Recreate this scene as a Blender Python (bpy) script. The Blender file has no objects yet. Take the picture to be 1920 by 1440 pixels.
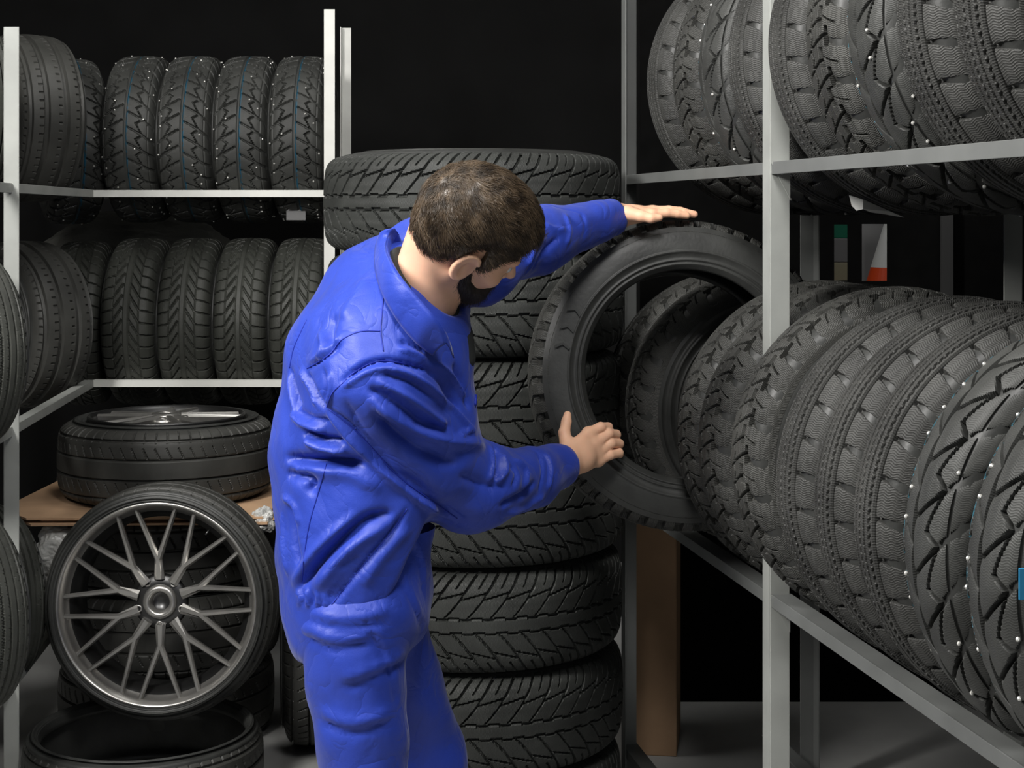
import bpy, bmesh, math, random
import numpy as np
from mathutils import Vector, Matrix, noise
from mathutils.bvhtree import BVHTree
PI = math.pi
random.seed(7); rng = np.random.default_rng(7)
SC = bpy.context.scene; COL = SC.collection
# ------------------------------------------------------------------ camera
F_PX, HX, HY, EYE = 3000.0, 960.0, 400.0, 1.6
cam = bpy.data.cameras.new('camera'); camo = bpy.data.objects.new('camera', cam); COL.objects.link(camo)
camo.location = (0, 0, EYE); camo.rotation_euler = (PI/2, 0, 0)
cam.sensor_width = 36; cam.lens = F_PX/1920*36; cam.shift_y = -(720-HY)/1920; cam.clip_start = .05
SC.camera = camo
# ------------------------------------------------------------------ world, lights, exposure
w = bpy.data.worlds.new('world'); SC.world = w; w.use_nodes = True
w.node_tree.nodes['Background'].inputs[0].default_value = (.75, .85, 1, 1)
w.node_tree.nodes['Background'].inputs[1].default_value = .035
def area(name, loc, target, size, power, col=(1, 1, 1), sy=None):
    l = bpy.data.lights.new(name, 'AREA'); l.energy = power; l.color = col; l.size = size
    if sy: l.shape = 'RECTANGLE'; l.size_y = sy
    o = bpy.data.objects.new(name, l); COL.objects.link(o); o.location = loc
    o.rotation_euler = (Vector(target)-Vector(loc)).to_track_quat('-Z', 'Y').to_euler()
area('ceiling_lamp_light', (-1.9, 1.75, 2.95), (.1, 3.5, 1.0), .6, 132, (1, .98, .95), .8)
area('centre_lamp_light', (.1, 1.8, 3.15), (.2, 3.5, 1.1), .6, 48, (1, .98, .96), .7)
area('front_fill_light', (1.2, -1.6, 2.3), (.5, 3.5, 1.1), 1.2, 15, (.95, .98, 1))  # added fill from behind the camera
area('rear_aisle_light', (-.6, 4.6, 3.1), (-.9, 5.4, 1.2), .7, 9, (1, .99, .96))
SC.view_settings.view_transform = 'Standard'; SC.view_settings.look = 'None'
SC.view_settings.gamma = 1; SC.view_settings.use_curve_mapping = False
SC.view_settings.exposure = 0.0

# ------------------------------------------------------------------ helpers
def W(px, py, d): return np.array([(px-HX)/F_PX*d, d, EYE-(py-HY)/F_PX*d])
def mesh_from(name, V, Fs, smooth=True, uv=None):
    me = bpy.data.meshes.new(name)
    V = np.asarray(V, dtype=np.float32)
    if isinstance(Fs, np.ndarray):
        n, k = Fs.shape
        me.vertices.add(len(V)); me.vertices.foreach_set('co', V.ravel())
        me.loops.add(n*k); me.loops.foreach_set('vertex_index', Fs.astype(np.int32).ravel())
        me.polygons.add(n); me.polygons.foreach_set('loop_start', np.arange(0, n*k, k, dtype=np.int32))
        me.update(calc_edges=True); me.validate()
    else:
        me.from_pydata([tuple(map(float, v)) for v in V], [], Fs); me.update()
    me.polygons.foreach_set('use_smooth', [smooth]*len(me.polygons))
    return me
def link(name, me, mat=None, parent=None, loc=None):
    o = bpy.data.objects.new(name, me); COL.objects.link(o)
    if mat is not None and hasattr(me, 'materials') and not me.materials:
        for m in (mat if isinstance(mat, (list, tuple)) else [mat]): me.materials.append(m)
    if parent: o.parent = parent
    if loc is not None: o.location = loc
    return o
def tag(o, label=None, cat=None, group=None, kind=None):
    if label: o['label'] = label
    if cat: o['category'] = cat
    if group: o['group'] = group
    if kind: o['kind'] = kind
    return o
def empty(name, loc, label, cat, group=None, rz=0):
    o = bpy.data.objects.new(name, None); COL.objects.link(o); o.empty_display_size = .1
    o.location = loc; o.rotation_euler = (0, 0, rz); return tag(o, label, cat, group)
class MB:
    def __init__(s): s.V = []; s.F = []
    def add(s, V, F):
        n = len(s.V); s.V += [tuple(v) for v in V]; s.F += [tuple(i+n for i in f) for f in F]; return s
    def box(s, c, size, M=None):
        hx, hy, hz = [k/2 for k in size]
        V = [Vector((x*hx, y*hy, z*hz)) for x in (-1, 1) for y in (-1, 1) for z in (-1, 1)]
        if M is not None: V = [M @ v for v in V]
        V = [v+Vector(c) for v in V]
        return s.add(V, [(0,1,3,2), (4,6,7,5), (0,4,5,1), (2,3,7,6), (0,2,6,4), (1,5,7,3)])
    def tube(s, pts, r, n=8):
        pts = [Vector(p) for p in pts]; rs = r if isinstance(r, (list, tuple)) else [r]*len(pts)
        V = []; F = []
        for i, p in enumerate(pts):
            t = (pts[min(i+1, len(pts)-1)]-pts[max(i-1, 0)]).normalized()
            a = t.cross(Vector((0, 0, 1))); a = a if a.length > .1 else t.cross(Vector((0, 1, 0))); a.normalize(); b = t.cross(a)
            for k in range(n):
                q = 2*PI*k/n; V.append(p+(a*math.cos(q)+b*math.sin(q))*rs[i])
        for i in range(len(pts)-1):
            for k in range(n): F.append((i*n+k, i*n+(k+1) % n, (i+1)*n+(k+1) % n, (i+1)*n+k))
        F.append(tuple(range(n))[::-1]); F.append(tuple((len(pts)-1)*n+k for k in range(n)))
        return s.add(V, F)
    def lathe(s, prof, n=48, axis='Z', c=(0, 0, 0), closed=False):
        V = []; F = []
        for k in range(n):
            q = 2*PI*k/n
            for (r, h) in prof:
                v = (r*math.cos(q), r*math.sin(q), h) if axis == 'Z' else (h, r*math.cos(q), r*math.sin(q))
                V.append(Vector(v)+Vector(c))
        m = len(prof)
        for k in range(n):
            for j in range(m if closed else m-1):
                a, b = k*m+j, k*m+(j+1) % m; c2, d = ((k+1) % n)*m+(j+1) % m, ((k+1) % n)*m+j
                F.append((a, b, c2, d))
        return s.add(V, F)
    def build(s, name, mat, parent=None, smooth=False, bevel=0, loc=None):
        me = mesh_from(name, s.V, s.F, smooth)
        bm = bmesh.new(); bm.from_mesh(me); bmesh.ops.recalc_face_normals(bm, faces=bm.faces)
        if bevel: bmesh.ops.bevel(bm, geom=list(bm.edges), offset=bevel, segments=2, affect='EDGES', profile=.5)
        bm.to_mesh(me); bm.free(); return link(name, me, mat, parent, loc)

# ------------------------------------------------------------------ materials
def mat(name, col, rough=.6, metal=0, spec=.5, noise_col=0, nscale=20, bump=0, bscale=60, sheen=0, stretch=None, ncol=None, sss=0):
    m = bpy.data.materials.new(name); m.use_nodes = True; nt = m.node_tree; b = nt.nodes['Principled BSDF']
    b.inputs['Base Color'].default_value = (*col, 1); b.inputs['Roughness'].default_value = rough
    b.inputs['Metallic'].default_value = metal; b.inputs['Specular IOR Level'].default_value = spec
    if sheen: b.inputs['Sheen Weight'].default_value = sheen; b.inputs['Sheen Roughness'].default_value = .4
    if sss:
        b.inputs['Subsurface Weight'].default_value = sss; b.inputs['Subsurface Radius'].default_value = (.012, .004, .002)
        b.inputs['Subsurface Scale'].default_value = 1
    tc = nt.nodes.new('ShaderNodeTexCoord'); mp = nt.nodes.new('ShaderNodeMapping'); nt.links.new(tc.outputs['Object'], mp.inputs[0])
    if stretch: mp.inputs['Scale'].default_value = stretch
    if noise_col:
        n = nt.nodes.new('ShaderNodeTexNoise'); n.inputs['Scale'].default_value = nscale; n.inputs['Detail'].default_value = 5
        nt.links.new(mp.outputs[0], n.inputs['Vector'])
        r = nt.nodes.new('ShaderNodeValToRGB'); r.color_ramp.elements[0].position = .3; r.color_ramp.elements[1].position = .72
        lo = tuple(c*(1-noise_col) for c in col); hi = ncol or tuple(min(1, c*(1+noise_col)) for c in col)
        r.color_ramp.elements[0].color = (*lo, 1); r.color_ramp.elements[1].color = (*hi, 1)
        nt.links.new(n.outputs['Fac'], r.inputs[0]); nt.links.new(r.outputs[0], b.inputs['Base Color'])
    if bump:
        n2 = nt.nodes.new('ShaderNodeTexNoise'); n2.inputs['Scale'].default_value = bscale; n2.inputs['Detail'].default_value = 4
        nt.links.new(mp.outputs[0], n2.inputs['Vector'])
        bp = nt.nodes.new('ShaderNodeBump'); bp.inputs['Strength'].default_value = bump; bp.inputs['Distance'].default_value = .003
        nt.links.new(n2.outputs['Fac'], bp.inputs['Height']); nt.links.new(bp.outputs[0], b.inputs['Normal'])
    return m
def M_(nt, op, a, b=None, c=None):
    n = nt.nodes.new('ShaderNodeMath'); n.operation = op
    for i, v in enumerate((a, b, c)):
        if v is None: continue
        if isinstance(v, (int, float)): n.inputs[i].default_value = v
        else: nt.links.new(v, n.inputs[i])
    return n.outputs[0]
def tread_mat(name, col, sipe=.006, sstr=.5, stripe=None, rough=.5, dust=.35, wob=.0016, vlines=None):
    m = mat(name, col, rough, spec=.36, noise_col=dust, nscale=9)
    nt = m.node_tree; b = nt.nodes['Principled BSDF']
    uv = nt.nodes.new('ShaderNodeUVMap'); sp = nt.nodes.new('ShaderNodeSeparateXYZ'); nt.links.new(uv.outputs[0], sp.inputs[0])
    u, v = sp.outputs[0], sp.outputs[1]
    wv = M_(nt, 'MULTIPLY', M_(nt, 'SINE', M_(nt, 'MULTIPLY', v, 2*PI/.16)), wob)
    ph = M_(nt, 'MULTIPLY', M_(nt, 'ADD', u, wv), 2*PI/sipe)
    h = M_(nt, 'POWER', M_(nt, 'ABSOLUTE', M_(nt, 'SINE', ph)), .35)
    if vlines:
        av = M_(nt, 'ABSOLUTE', v)
        msk = M_(nt, 'LESS_THAN', av, vlines[0])
        h2 = M_(nt, 'POWER', M_(nt, 'ABSOLUTE', M_(nt, 'SINE', M_(nt, 'MULTIPLY', v, vlines[1]))), .4)
        h = M_(nt, 'ADD', M_(nt, 'MULTIPLY', h, M_(nt, 'SUBTRACT', 1, M_(nt, 'MULTIPLY', msk, .6))), M_(nt, 'MULTIPLY', msk, h2))
    nz = nt.nodes.new('ShaderNodeTexNoise'); nz.inputs['Scale'].default_value = 300
    h = M_(nt, 'ADD', h, M_(nt, 'MULTIPLY', nz.outputs['Fac'], .5))
    bp = nt.nodes.new('ShaderNodeBump'); bp.inputs['Strength'].default_value = sstr; bp.inputs['Distance'].default_value = .0012
    nt.links.new(h, bp.inputs['Height']); nt.links.new(bp.outputs[0], b.inputs['Normal'])
    if stripe:
        s0, sw, scol = stripe
        f = M_(nt, 'LESS_THAN', M_(nt, 'ABSOLUTE', M_(nt, 'SUBTRACT', v, s0)), sw)
        br = nt.nodes.new('ShaderNodeTexNoise'); br.inputs['Scale'].default_value = 40
        f = M_(nt, 'MULTIPLY', f, M_(nt, 'GREATER_THAN', br.outputs['Fac'], .46))
        mx = nt.nodes.new('ShaderNodeMix'); mx.data_type = 'RGBA'
        src = b.inputs['Base Color'].links[0].from_socket
        nt.links.new(f, mx.inputs[0]); nt.links.new(src, mx.inputs[6]); mx.inputs[7].default_value = (*scol, 1)
        nt.links.new(mx.outputs[2], b.inputs['Base Color'])
    return m
RUB = (.040, .041, .038)
M = dict(
    side=mat('rubber_sidewall', (.032, .033, .031), .46, spec=.42, noise_col=.3, nscale=14, bump=.15, bscale=120),
    t_winter=tread_mat('rubber_winter_tread', (.046, .046, .042), .0075, .95, dust=.4, vlines=(.3, 45)),
    t_rib=tread_mat('rubber_sipe_tread', (.046, .046, .043), .0085, .75, dust=.4),
    t_stud=tread_mat('rubber_stud_tread', (.046, .047, .044), .0075, .4, stripe=(.45, .03, (.03, .13, .18)), dust=.35),
    t_stud2=tread_mat('rubber_stud_blue_tread', RUB, .0075, .4, stripe=(.05, .03, (.008, .06, .10)), dust=.3),
    t_vee=tread_mat('rubber_arrow_tread', (.042, .044, .038), .009, .25, dust=.25),
    t_road=tread_mat('rubber_road_tread', (.046, .046, .042), .03, .1, dust=.25),
    t_stack=tread_mat('rubber_snow_tread', (.036, .038, .035), .0062, .55, dust=.3),
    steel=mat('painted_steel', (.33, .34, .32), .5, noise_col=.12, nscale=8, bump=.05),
    steel_lt=mat('pale_painted_steel', (.70, .70, .66), .5, noise_col=.08, nscale=8),
    alloy=mat('brushed_alloy', (.42, .42, .41), .28, metal=1, noise_col=.1, nscale=30),
    alloy_dk=mat('dark_alloy', (.07, .07, .07), .35, metal=.9),
    stud=mat('stud_metal', (.75, .74, .70), .3, metal=.6),
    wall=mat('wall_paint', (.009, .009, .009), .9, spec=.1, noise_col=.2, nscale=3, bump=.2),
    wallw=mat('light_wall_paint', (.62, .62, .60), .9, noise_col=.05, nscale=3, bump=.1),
    floor=mat('concrete', (.34, .34, .33), .7, noise_col=.2, nscale=2.5, bump=.2, bscale=30),
    black=mat('black_board', (.004, .004, .004), .9, spec=.05, noise_col=.2),
    card=mat('cardboard', (.46, .29, .17), .85, noise_col=.15, nscale=6, bump=.15, bscale=80),
    paper=mat('white_paper', (.75, .75, .72), .6),
    cloth=mat('blue_twill', (.020, .050, .38), .50, spec=.38, noise_col=.10, nscale=7, bump=.14, bscale=420, sheen=.15),
    cloth_d=mat('blue_twill_seam', (.012, .028, .30), .6, spec=.3),
    cloth_t=None, shirt=mat('charcoal_knit', (.016, .018, .018), .9, bump=.3, bscale=300),
    skin=mat('skin', (.80, .47, .31), .5, spec=.35, noise_col=.07, nscale=25, bump=.05, bscale=160, sss=.12),
    hair=mat('brown_hair', (.05, .034, .022), .40, spec=.5, noise_col=.6, nscale=38, ncol=(.13, .09, .055)),
    beard=mat('dark_beard', (.018, .012, .009), .6, noise_col=.4, nscale=80),
    eye=mat('eye_white', (.7, .68, .65), .2), iris=mat('iris', (.03, .02, .01), .15),
    shoe=mat('black_leather', (.02, .02, .02), .45),
    plastic=mat('clear_plastic_wrap', (.5, .5, .48), .3, spec=.7, noise_col=.25, nscale=10),
    greyfab=mat('grey_cover', (.09, .09, .08), .9, noise_col=.3, nscale=5),
    steel_dk=mat('dark_rail_shaded_post_steel', (.14, .145, .14), .5, noise_col=.12, nscale=8),  # rails' own dark grey; on the far posts it stands in for shadow
    label=mat('grey_label', (.14, .14, .14), .6),
    orange=mat('orange_plastic', (.85, .08, .01), .5), white=mat('white_band', (.8, .8, .78), .5),
    green=mat('green_card', (.01, .16, .09), .6), grey=mat('grey_card', (.2, .2, .2), .7), buff=mat('buff_card', (.32, .30, .2), .7),
    blue=mat('blue_tag', (.02, .22, .42), .5),
    pale=mat('pale_board', (.03, .03, .03), .8),
)

def wrinkle(m, scale, dist, strength=.6):
    nt = m.node_tree; b = nt.nodes['Principled BSDF']; tc = nt.nodes.new('ShaderNodeTexCoord')
    n = nt.nodes.new('ShaderNodeTexNoise'); n.inputs['Scale'].default_value = scale; n.inputs['Detail'].default_value = 2.5; n.inputs['Distortion'].default_value = 1.2
    nt.links.new(tc.outputs['Object'], n.inputs['Vector'])
    r = M_(nt, 'ABSOLUTE', M_(nt, 'SUBTRACT', n.outputs['Fac'], .5)); r = M_(nt, 'POWER', r, .6)
    bp = nt.nodes.new('ShaderNodeBump'); bp.inputs['Strength'].default_value = strength; bp.inputs['Distance'].default_value = dist
    nt.links.new(r, bp.inputs['Height']); old = b.inputs['Normal'].links[0].from_node
    nt.links.new(bp.outputs[0], old.inputs['Normal'])
wrinkle(M['cloth'], 9, .012, .35)
# ------------------------------------------------------------------ tyres
def fr(x): return x-np.floor(x)
def tri(x): return np.abs(fr(x)-.5)*4-1
def ln(dist, hw, soft=.0016): return np.clip((hw-np.abs(dist))/soft+.5, 0, 1)
def near(x): f = fr(x); return np.minimum(f, 1-f)
def pattern(kind, s, v, pl, a):
    """tread depth (0 top .. -1 groove bottom); s pitch units, v across -1..1, pl pitch length m, a half width m"""
    av = np.abs(v); sg = np.sign(v)+(v == 0); g = np.zeros_like(s)
    if kind == 'winter':
        so = s+.25*sg
        edge = .36+.07*np.sign(tri(so))
        sh = av > edge
        ph = so+.20*np.sin((av-.36)*4.2)
        dd = near(ph)
        g = np.where(sh, ln(dd*pl, .0030+.0034*np.clip((av-.34)*3, 0, 1)), g)
        g = np.maximum(g, np.where(sh, .28*(1-dd*2)**2.5, 0))
        g = np.maximum(g, ln((av-edge)*a, .0034))
        g = np.maximum(g, np.where(sh & (av < .62), ln((fr(ph)-.5)*pl, .0012)*.5, 0))
        g = np.maximum(g, np.where(~sh, ln(near(s*2+v*1.5)*pl/2, .0024)*.8, 0))
        g = np.maximum(g, np.where(~sh, ln((v-.05*tri(s*2))*a, .0022)*.9, 0))
    elif kind == 'rib':
        nearside = v < -.40
        for c in (-.40, .74): g = np.maximum(g, ln((v-c)*a, .0026))
        ph = s+.12*np.sin(v*4); dd = near(ph)
        g = np.maximum(g, np.where(nearside, ln(dd*pl, .0028+.0034*np.clip((-v-.4)*3, 0, 1)), 0))
        g = np.maximum(g, np.where(nearside, .25*(1-dd*2)**4, 0))
        for c in (-.27, -.12, .03, .18, .33, .48, .62): g = np.maximum(g, ln((v-c-.008*tri(s*5))*a, .0020)*.85)
        g = np.maximum(g, np.where(v > .74, ln(near(s*1.0)*pl, .004), 0))
    elif kind == 'stud':
        ph = s-1.25*np.power(av, 1.1)+.5*(v > 0)
        g = np.where(av > .06, ln(near(ph)*pl, .0052*(.5+.6*av)), 0)
        dd = near(ph); g = np.maximum(g, .25*(1-dd*2)**4)
        g = np.maximum(g, np.where((av > .2) & (av < .62), ln((av-.42-.10*tri(ph*1.0))*a, .0026), 0))
        g = np.maximum(g, ln((v-.0)*a, .0022)); g = np.maximum(g, ln((av-.66)*a, .0016)*.7)
    elif kind == 'vee':
        ph = s-4.2*np.minimum(av, .40)-.35*np.clip(av-.40, 0, 1)
        g = np.where(av > .10, ln(near(ph)*pl*np.where(av < .4, .45, 1), .0026), 0)
        g = np.maximum(g, ln((av-.10)*a, .0016)); g = np.maximum(g, ln((av-.40)*a, .0016)*.6)
    elif kind == 'ribs':
        for c in (-.66, -.24, .24, .66): g = np.maximum(g, ln((v-c)*a, .0085))
        for c in (-.88, -.46, 0, .46, .88): g = np.maximum(g, np.where(np.abs(v-c-.09) < .05, ln(near(s+c)*pl, .0022)*.6, 0))
    elif kind == 'road':
        for c in (-.66, -.24, .2, .62): g = np.maximum(g, ln((v-c)*a, .0030))
        f = fr(s); 
        g = np.maximum(g, np.where((av > .62), ln(near(s+.1)*pl, .0018)*.6, 0))
        g = np.maximum(g, np.where((av < .62) & (av > .25) & (av < .5), ln(near(s+2*v)*pl, .0016)*.6, 0))
    elif kind == 'stack':
        ph = s-2.3*np.power(av, .6)+.4*(v > 0)
        g = np.where(av > .10, ln(near(ph)*pl, .0030*(.7+.5*av)), 0)
        g = np.maximum(g, ln((av-.12-.015*np.sign(tri(s+.3*sg)))*a, .0024))
        g = np.maximum(g, np.where((av > .3), ln((av-(.42+.12*fr(ph)))*a, .0022), 0))
        g = np.maximum(g, np.where(av > .60, ln(near(ph*1.0+.5)*pl, .0020)*.8, 0))
    elif kind == 'lug':
        so = s+.25*sg
        g = np.where(av > .45, ln(near(so)*pl, .0085), 0)
        g = np.maximum(g, ln((av-.45-.05*np.sign(tri(so)))*a, .004))
        g = np.maximum(g, np.where(av < .45, ln(near(s*1.0+v)*pl, .004), 0))
    return -g
TY = {}
def tyre_proto(key, kind, R, Wd, rim, N, nt=720, nv=70, depth=.008, tmat=None, studs=False, stud_n=0, ext=.045, rnd=False):
    a = Wd/2*.95
    kp = np.array([(0, 0), (.45, -.0015), (.7, -.005), (.84, -.011), (.93, -.022), (.985, -.034), (1.01, -ext)])
    if rnd: kp = np.array([(0, 0), (.3, -.0015), (.55, -.0065), (.75, -.0150), (.90, -.0290), (.985, -.043), (1.01, -.056)])
    tt = np.linspace(-1, 1, nv); at = np.abs(tt)
    # arc-length style resample
    seg = np.sqrt((np.diff(kp[:, 0])*a)**2+np.diff(kp[:, 1])**2); cs = np.concatenate([[0], np.cumsum(seg)]); cs /= cs[-1]
    X = np.sign(tt)*np.interp(at, cs, kp[:, 0])*a; D = np.interp(at, cs, kp[:, 1])
    sm = np.array([.25, .5, .25])
    for _ in range(3):
        D[1:-1] = np.convolve(D, sm, 'valid'); X[1:-1] = np.convolve(X, sm, 'valid')
    dx, dr = np.gradient(X), np.gradient(D); L = np.hypot(dx, dr); nx, nr = -dr/L, dx/L
    th = np.linspace(0, 2*PI, nt, endpoint=False); S, T = np.meshgrid(th/(2*PI)*N, tt, indexing='ij')
    pl = 2*PI*R/N; al = cs[-1]*0+sum(seg)
    G = pattern(kind, S, T, pl, al)
    fade = np.clip(((.88 if kind in ('winter', 'rib') else 1)-np.abs(T))/.05, 0, 1); G = G*fade
    rr = R+D[None, :]+nr[None, :]*G*depth; xx = X[None, :]+nx[None, :]*G*depth
    c, s_ = np.cos(th)[:, None], np.sin(th)[:, None]
    V = np.stack([xx, rr*c, rr*s_], -1).reshape(-1, 3)
    i = np.arange(nt)[:, None]; j = np.arange(nv-1)[None, :]; i2 = (i+1) % nt
    Fq = np.stack([i*nv+j, i*nv+j+1, i2*nv+j+1, i2*nv+j], -1).reshape(-1, 4)
    me = mesh_from('tread_'+key, V, Fq, False)
    uvl = me.uv_layers.new(name='UVMap')
    us = np.repeat((np.arange(nt)/nt*2*PI*R)[:, None], nv, 1).ravel(); vs = np.repeat(tt[None, :], nt, 0).ravel()
    li = np.zeros(len(me.loops), dtype=np.int32); me.loops.foreach_get('vertex_index', li)
    uu = us[li].copy(); vv = vs[li]
    uvl.data.foreach_set('uv', np.stack([uu, vv], -1).astype(np.float32).ravel())
    me.materials.append(tmat); me.materials.append(M['stud'])
    if studs:
        bm = bmesh.new(); bm.from_mesh(me)
        for k in range(stud_n):
            q = 2*PI*k/stud_n+random.uniform(-.01, .01); t = random.choice((-.82, -.62, -.34, .3, .55, .8))+random.uniform(-.03, .03)
            x = np.interp(t, tt, X); r = R+np.interp(t, tt, D)+.0005
            p = Vector((x, r*math.cos(q), r*math.sin(q)))
            res = bmesh.ops.create_uvsphere(bm, u_segments=8, v_segments=5, radius=.0034, matrix=Matrix.Translation(p))
            for v in res['verts']:
                for f in v.link_faces: f.material_index = 1
        bm.to_mesh(me); bm.free()
    # casing: closed revolved section
    H = R-rim; h = Wd/2; xe, re = float(X[-1]), R+float(D[-1])
    outer = [(xe-.006, re+.012), (xe-.001, re+.001), (h*.985, re-.006), (h*1.0, re-.14*H), (h*1.02, R-.50*H), (h*1.03, R-.62*H), (h*1.03, R-.640*H), (h*1.055, R-.648*H), (h*1.05, R-.675*H), (h*1.015, R-.69*H), (h*1.0, R-.75*H),
             (h*.965, R-.80*H), (h*.995, R-.806*H), (h*.99, R-.825*H), (h*.955, R-.835*H), (h*.94, R-.88*H), (h*.965, R-.885*H), (h*.95, R-.905*H), (h*.90, R-.93*H), (h*.86, rim+.003), (h*.80, rim), (h*.68, rim+.001), (h*.66, rim+.008),
             (h*.74, rim+.022), (h*.90, R-.6*H), (h*.93, R-.45*H), (h*.88, R-.28*H), (h*.70, R-.020), (0, R-.016)]
    pf = [(r, x) for (x, r) in outer]; pf = pf+[(r, -x) for (x, r) in outer[::-1][1:]]
    # under-tread closing
    cs_me = MB().lathe(pf, 144, 'X')
    me2 = mesh_from('casing_'+key, cs_me.V, cs_me.F, True); me2.materials.append(M['side'])
    TY[key] = (me, me2, R, Wd, rim)
rimr = lambda R: R*.62
tyre_proto('winter', 'winter', .333, .172, .205, 28, 1000, 90, .015, M['t_winter'], rnd=True)
tyre_proto('rib', 'rib', .333, .172, .21, 32, 1100, 100, .012, M['t_rib'], rnd=True)
tyre_proto('stud', 'stud', .333, .185, .21, 25, 900, 84, .014, M['t_stud'], studs=True, stud_n=48, rnd=True)
tyre_proto('held', 'lug', .351, .18, .232, 52, 1080, 66, .013, M['t_winter'], ext=.034)
tyre_proto('stack', 'stack', .385, .25, .23, 44, 1100, 96, .009, M['t_stack'], ext=.05)
tyre_proto('vee', 'vee', .30, .19, .19, 44, 720, 60, .008, M['t_vee'])
tyre_proto('studb', 'stud', .30, .19, .19, 34, 600, 56, .009, M['t_stud2'], studs=True, stud_n=54)
tyre_proto('roadA', 'ribs', .28, .23, .18, 64, 640, 90, .010, M['t_road'])
tyre_proto('roadB', 'rib', .255, .22, .165, 44, 600, 70, .008, M['t_vee'])
tyre_proto('road', 'road', .33, .235, .235, 60, 640, 80, .008, M['t_road'])
tyre_proto('slim', 'road', .3225, .20, .272, 60, 480, 50, .007, M['t_road'], ext=.03)
def frame(axis, spin=0, up=(0, 0, 1)):
    x = Vector(axis).normalized(); z = Vector(up)
    if abs(x.dot(z)) > .95: z = Vector((0, 1, 0))
    y = z.cross(x).normalized(); z = x.cross(y)
    m = Matrix((x, y, z)).transposed()
    return (m @ Matrix.Rotation(spin, 3, 'X')).to_4x4()
def tyre(key, center, axis, label, group=None, name='tyre', spin=None, cat='tyre', scale=(1, 1)):
    me, me2, R, Wd, rim = TY[key]; c = Vector(center); ax = Vector(axis).normalized()
    R *= scale[0]; Wd *= scale[1]
    low = R*math.sqrt(max(0, 1-ax.z**2))+Wd/2*abs(ax.z)
    root = empty(name, (c.x, c.y, c.z-low), label, cat, group)
    mt = frame(axis, random.uniform(0, 6) if spin is None else spin) @ Matrix.Diagonal((scale[1], scale[0], scale[0], 1))
    mt.translation = (0, 0, low)
    for nm, m_ in (('tread', me), ('sidewall', me2)):
        o = link(nm, m_, None, root); o.matrix_local = mt
    return root

# ------------------------------------------------------------------ setting
def plane_obj(name, verts, m, thick=.06, direction=(0, 0, -1)):
    mb = MB(); n = len(verts); d = Vector(direction)*thick
    V = [Vector(v) for v in verts]+[Vector(v)+d for v in verts]
    F = [tuple(range(n)), tuple(range(n, 2*n))[::-1]]+[(i, (i+1) % n, (i+1) % n+n, i+n) for i in range(n)]
    o = mb.add(V, F).build(name, m); return tag(o, kind='structure')
plane_obj('floor', [(-3.6, -2.5, 0), (3.8, -2.5, 0), (3.8, 7.4, 0), (-3.6, 7.4, 0)], M['floor'])
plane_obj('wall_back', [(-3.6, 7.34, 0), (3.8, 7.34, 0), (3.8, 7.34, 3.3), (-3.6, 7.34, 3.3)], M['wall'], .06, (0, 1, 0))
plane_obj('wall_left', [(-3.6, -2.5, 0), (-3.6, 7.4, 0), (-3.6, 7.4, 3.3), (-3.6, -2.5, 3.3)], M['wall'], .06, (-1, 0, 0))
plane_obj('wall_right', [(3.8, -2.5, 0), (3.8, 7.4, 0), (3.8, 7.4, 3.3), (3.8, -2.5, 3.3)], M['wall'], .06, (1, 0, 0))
plane_obj('ceiling', [(-3.6, -2.5, 3.3), (3.8, -2.5, 3.3), (3.8, 7.4, 3.3), (-3.6, 7.4, 3.3)], M['wallw'], .06, (0, 0, 1))

# ------------------------------------------------------------------ right rack (all rack distances carry K)
K = .95
U = np.array([-.183, .983, 0]); U /= np.linalg.norm(U); Rt = np.array([.983, .183, 0]); Rt /= np.linalg.norm(Rt)
P1 = np.array([.557, 3.374, 0])*K
def RK(t, lat, z): return P1+U*t*K+Rt*lat*K+np.array([0, 0, EYE+z*K])
def basis(): return Matrix((tuple(Rt), tuple(U), (0, 0, 1))).transposed()
def beam(name, a, b, wdt, hgt, m, parent, lip=None, side=1):
    """L-section beam from a to b; a flat face of height hgt plus a lip of width wdt"""
    a, b = Vector(a), Vector(b); x = (b-a); L = x.length; x.normalize(); y = Vector((0, 0, 1)).cross(x)
    y = y if y.length > .1 else Vector((0, 1, 0)).cross(x); y.normalize(); z = x.cross(y)
    Mx = Matrix((x, y, z)).transposed(); mb = MB(); c = (a+b)/2; t = .004
    mb.box(c+y*0, (L, t, hgt), Mx)
    mb.box(c+y*side*wdt/2+z*(hgt/2-t/2)*(1 if lip is None else lip), (L, wdt, t), Mx)
    o = mb.build(name, m, parent, bevel=.0008)
    return o
def post(name, base, top_z, ex, ey, wd, m, parent, base_z=0):
    """vertical L post; ex,ey unit dirs of its two flanges from the corner"""
    b = Vector(base); ex, ey = Vector(ex).normalized(), Vector(ey).normalized(); mb = MB(); t = .004; h = top_z-base_z
    Mx = Matrix((ex, ey, (0, 0, 1))).transposed()
    if Mx.determinant() < 0: pass
    c = Vector((b.x, b.y, base_z+h/2))
    mb.box(c+ex*wd/2, (wd, t, h), Mx); mb.box(c+ey*wd/2, (t, wd, h), Mx)
    o = mb.build(name, m, parent, bevel=.0008)
    return o
LZ, UZ = -.80, .108
rack = empty('tyre_rack', (P1[0], P1[1], 0), 'grey painted steel tyre rack along the right side, behind and beside the held tyre', 'rack')
def under(root, o):
    o.parent = root; o.matrix_parent_inverse = Matrix.Translation(-root.location); return o
def rel(root, fn, *a, **k):
    o = fn(*a, **k); return under(root, o)
pw = .042*K
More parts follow.
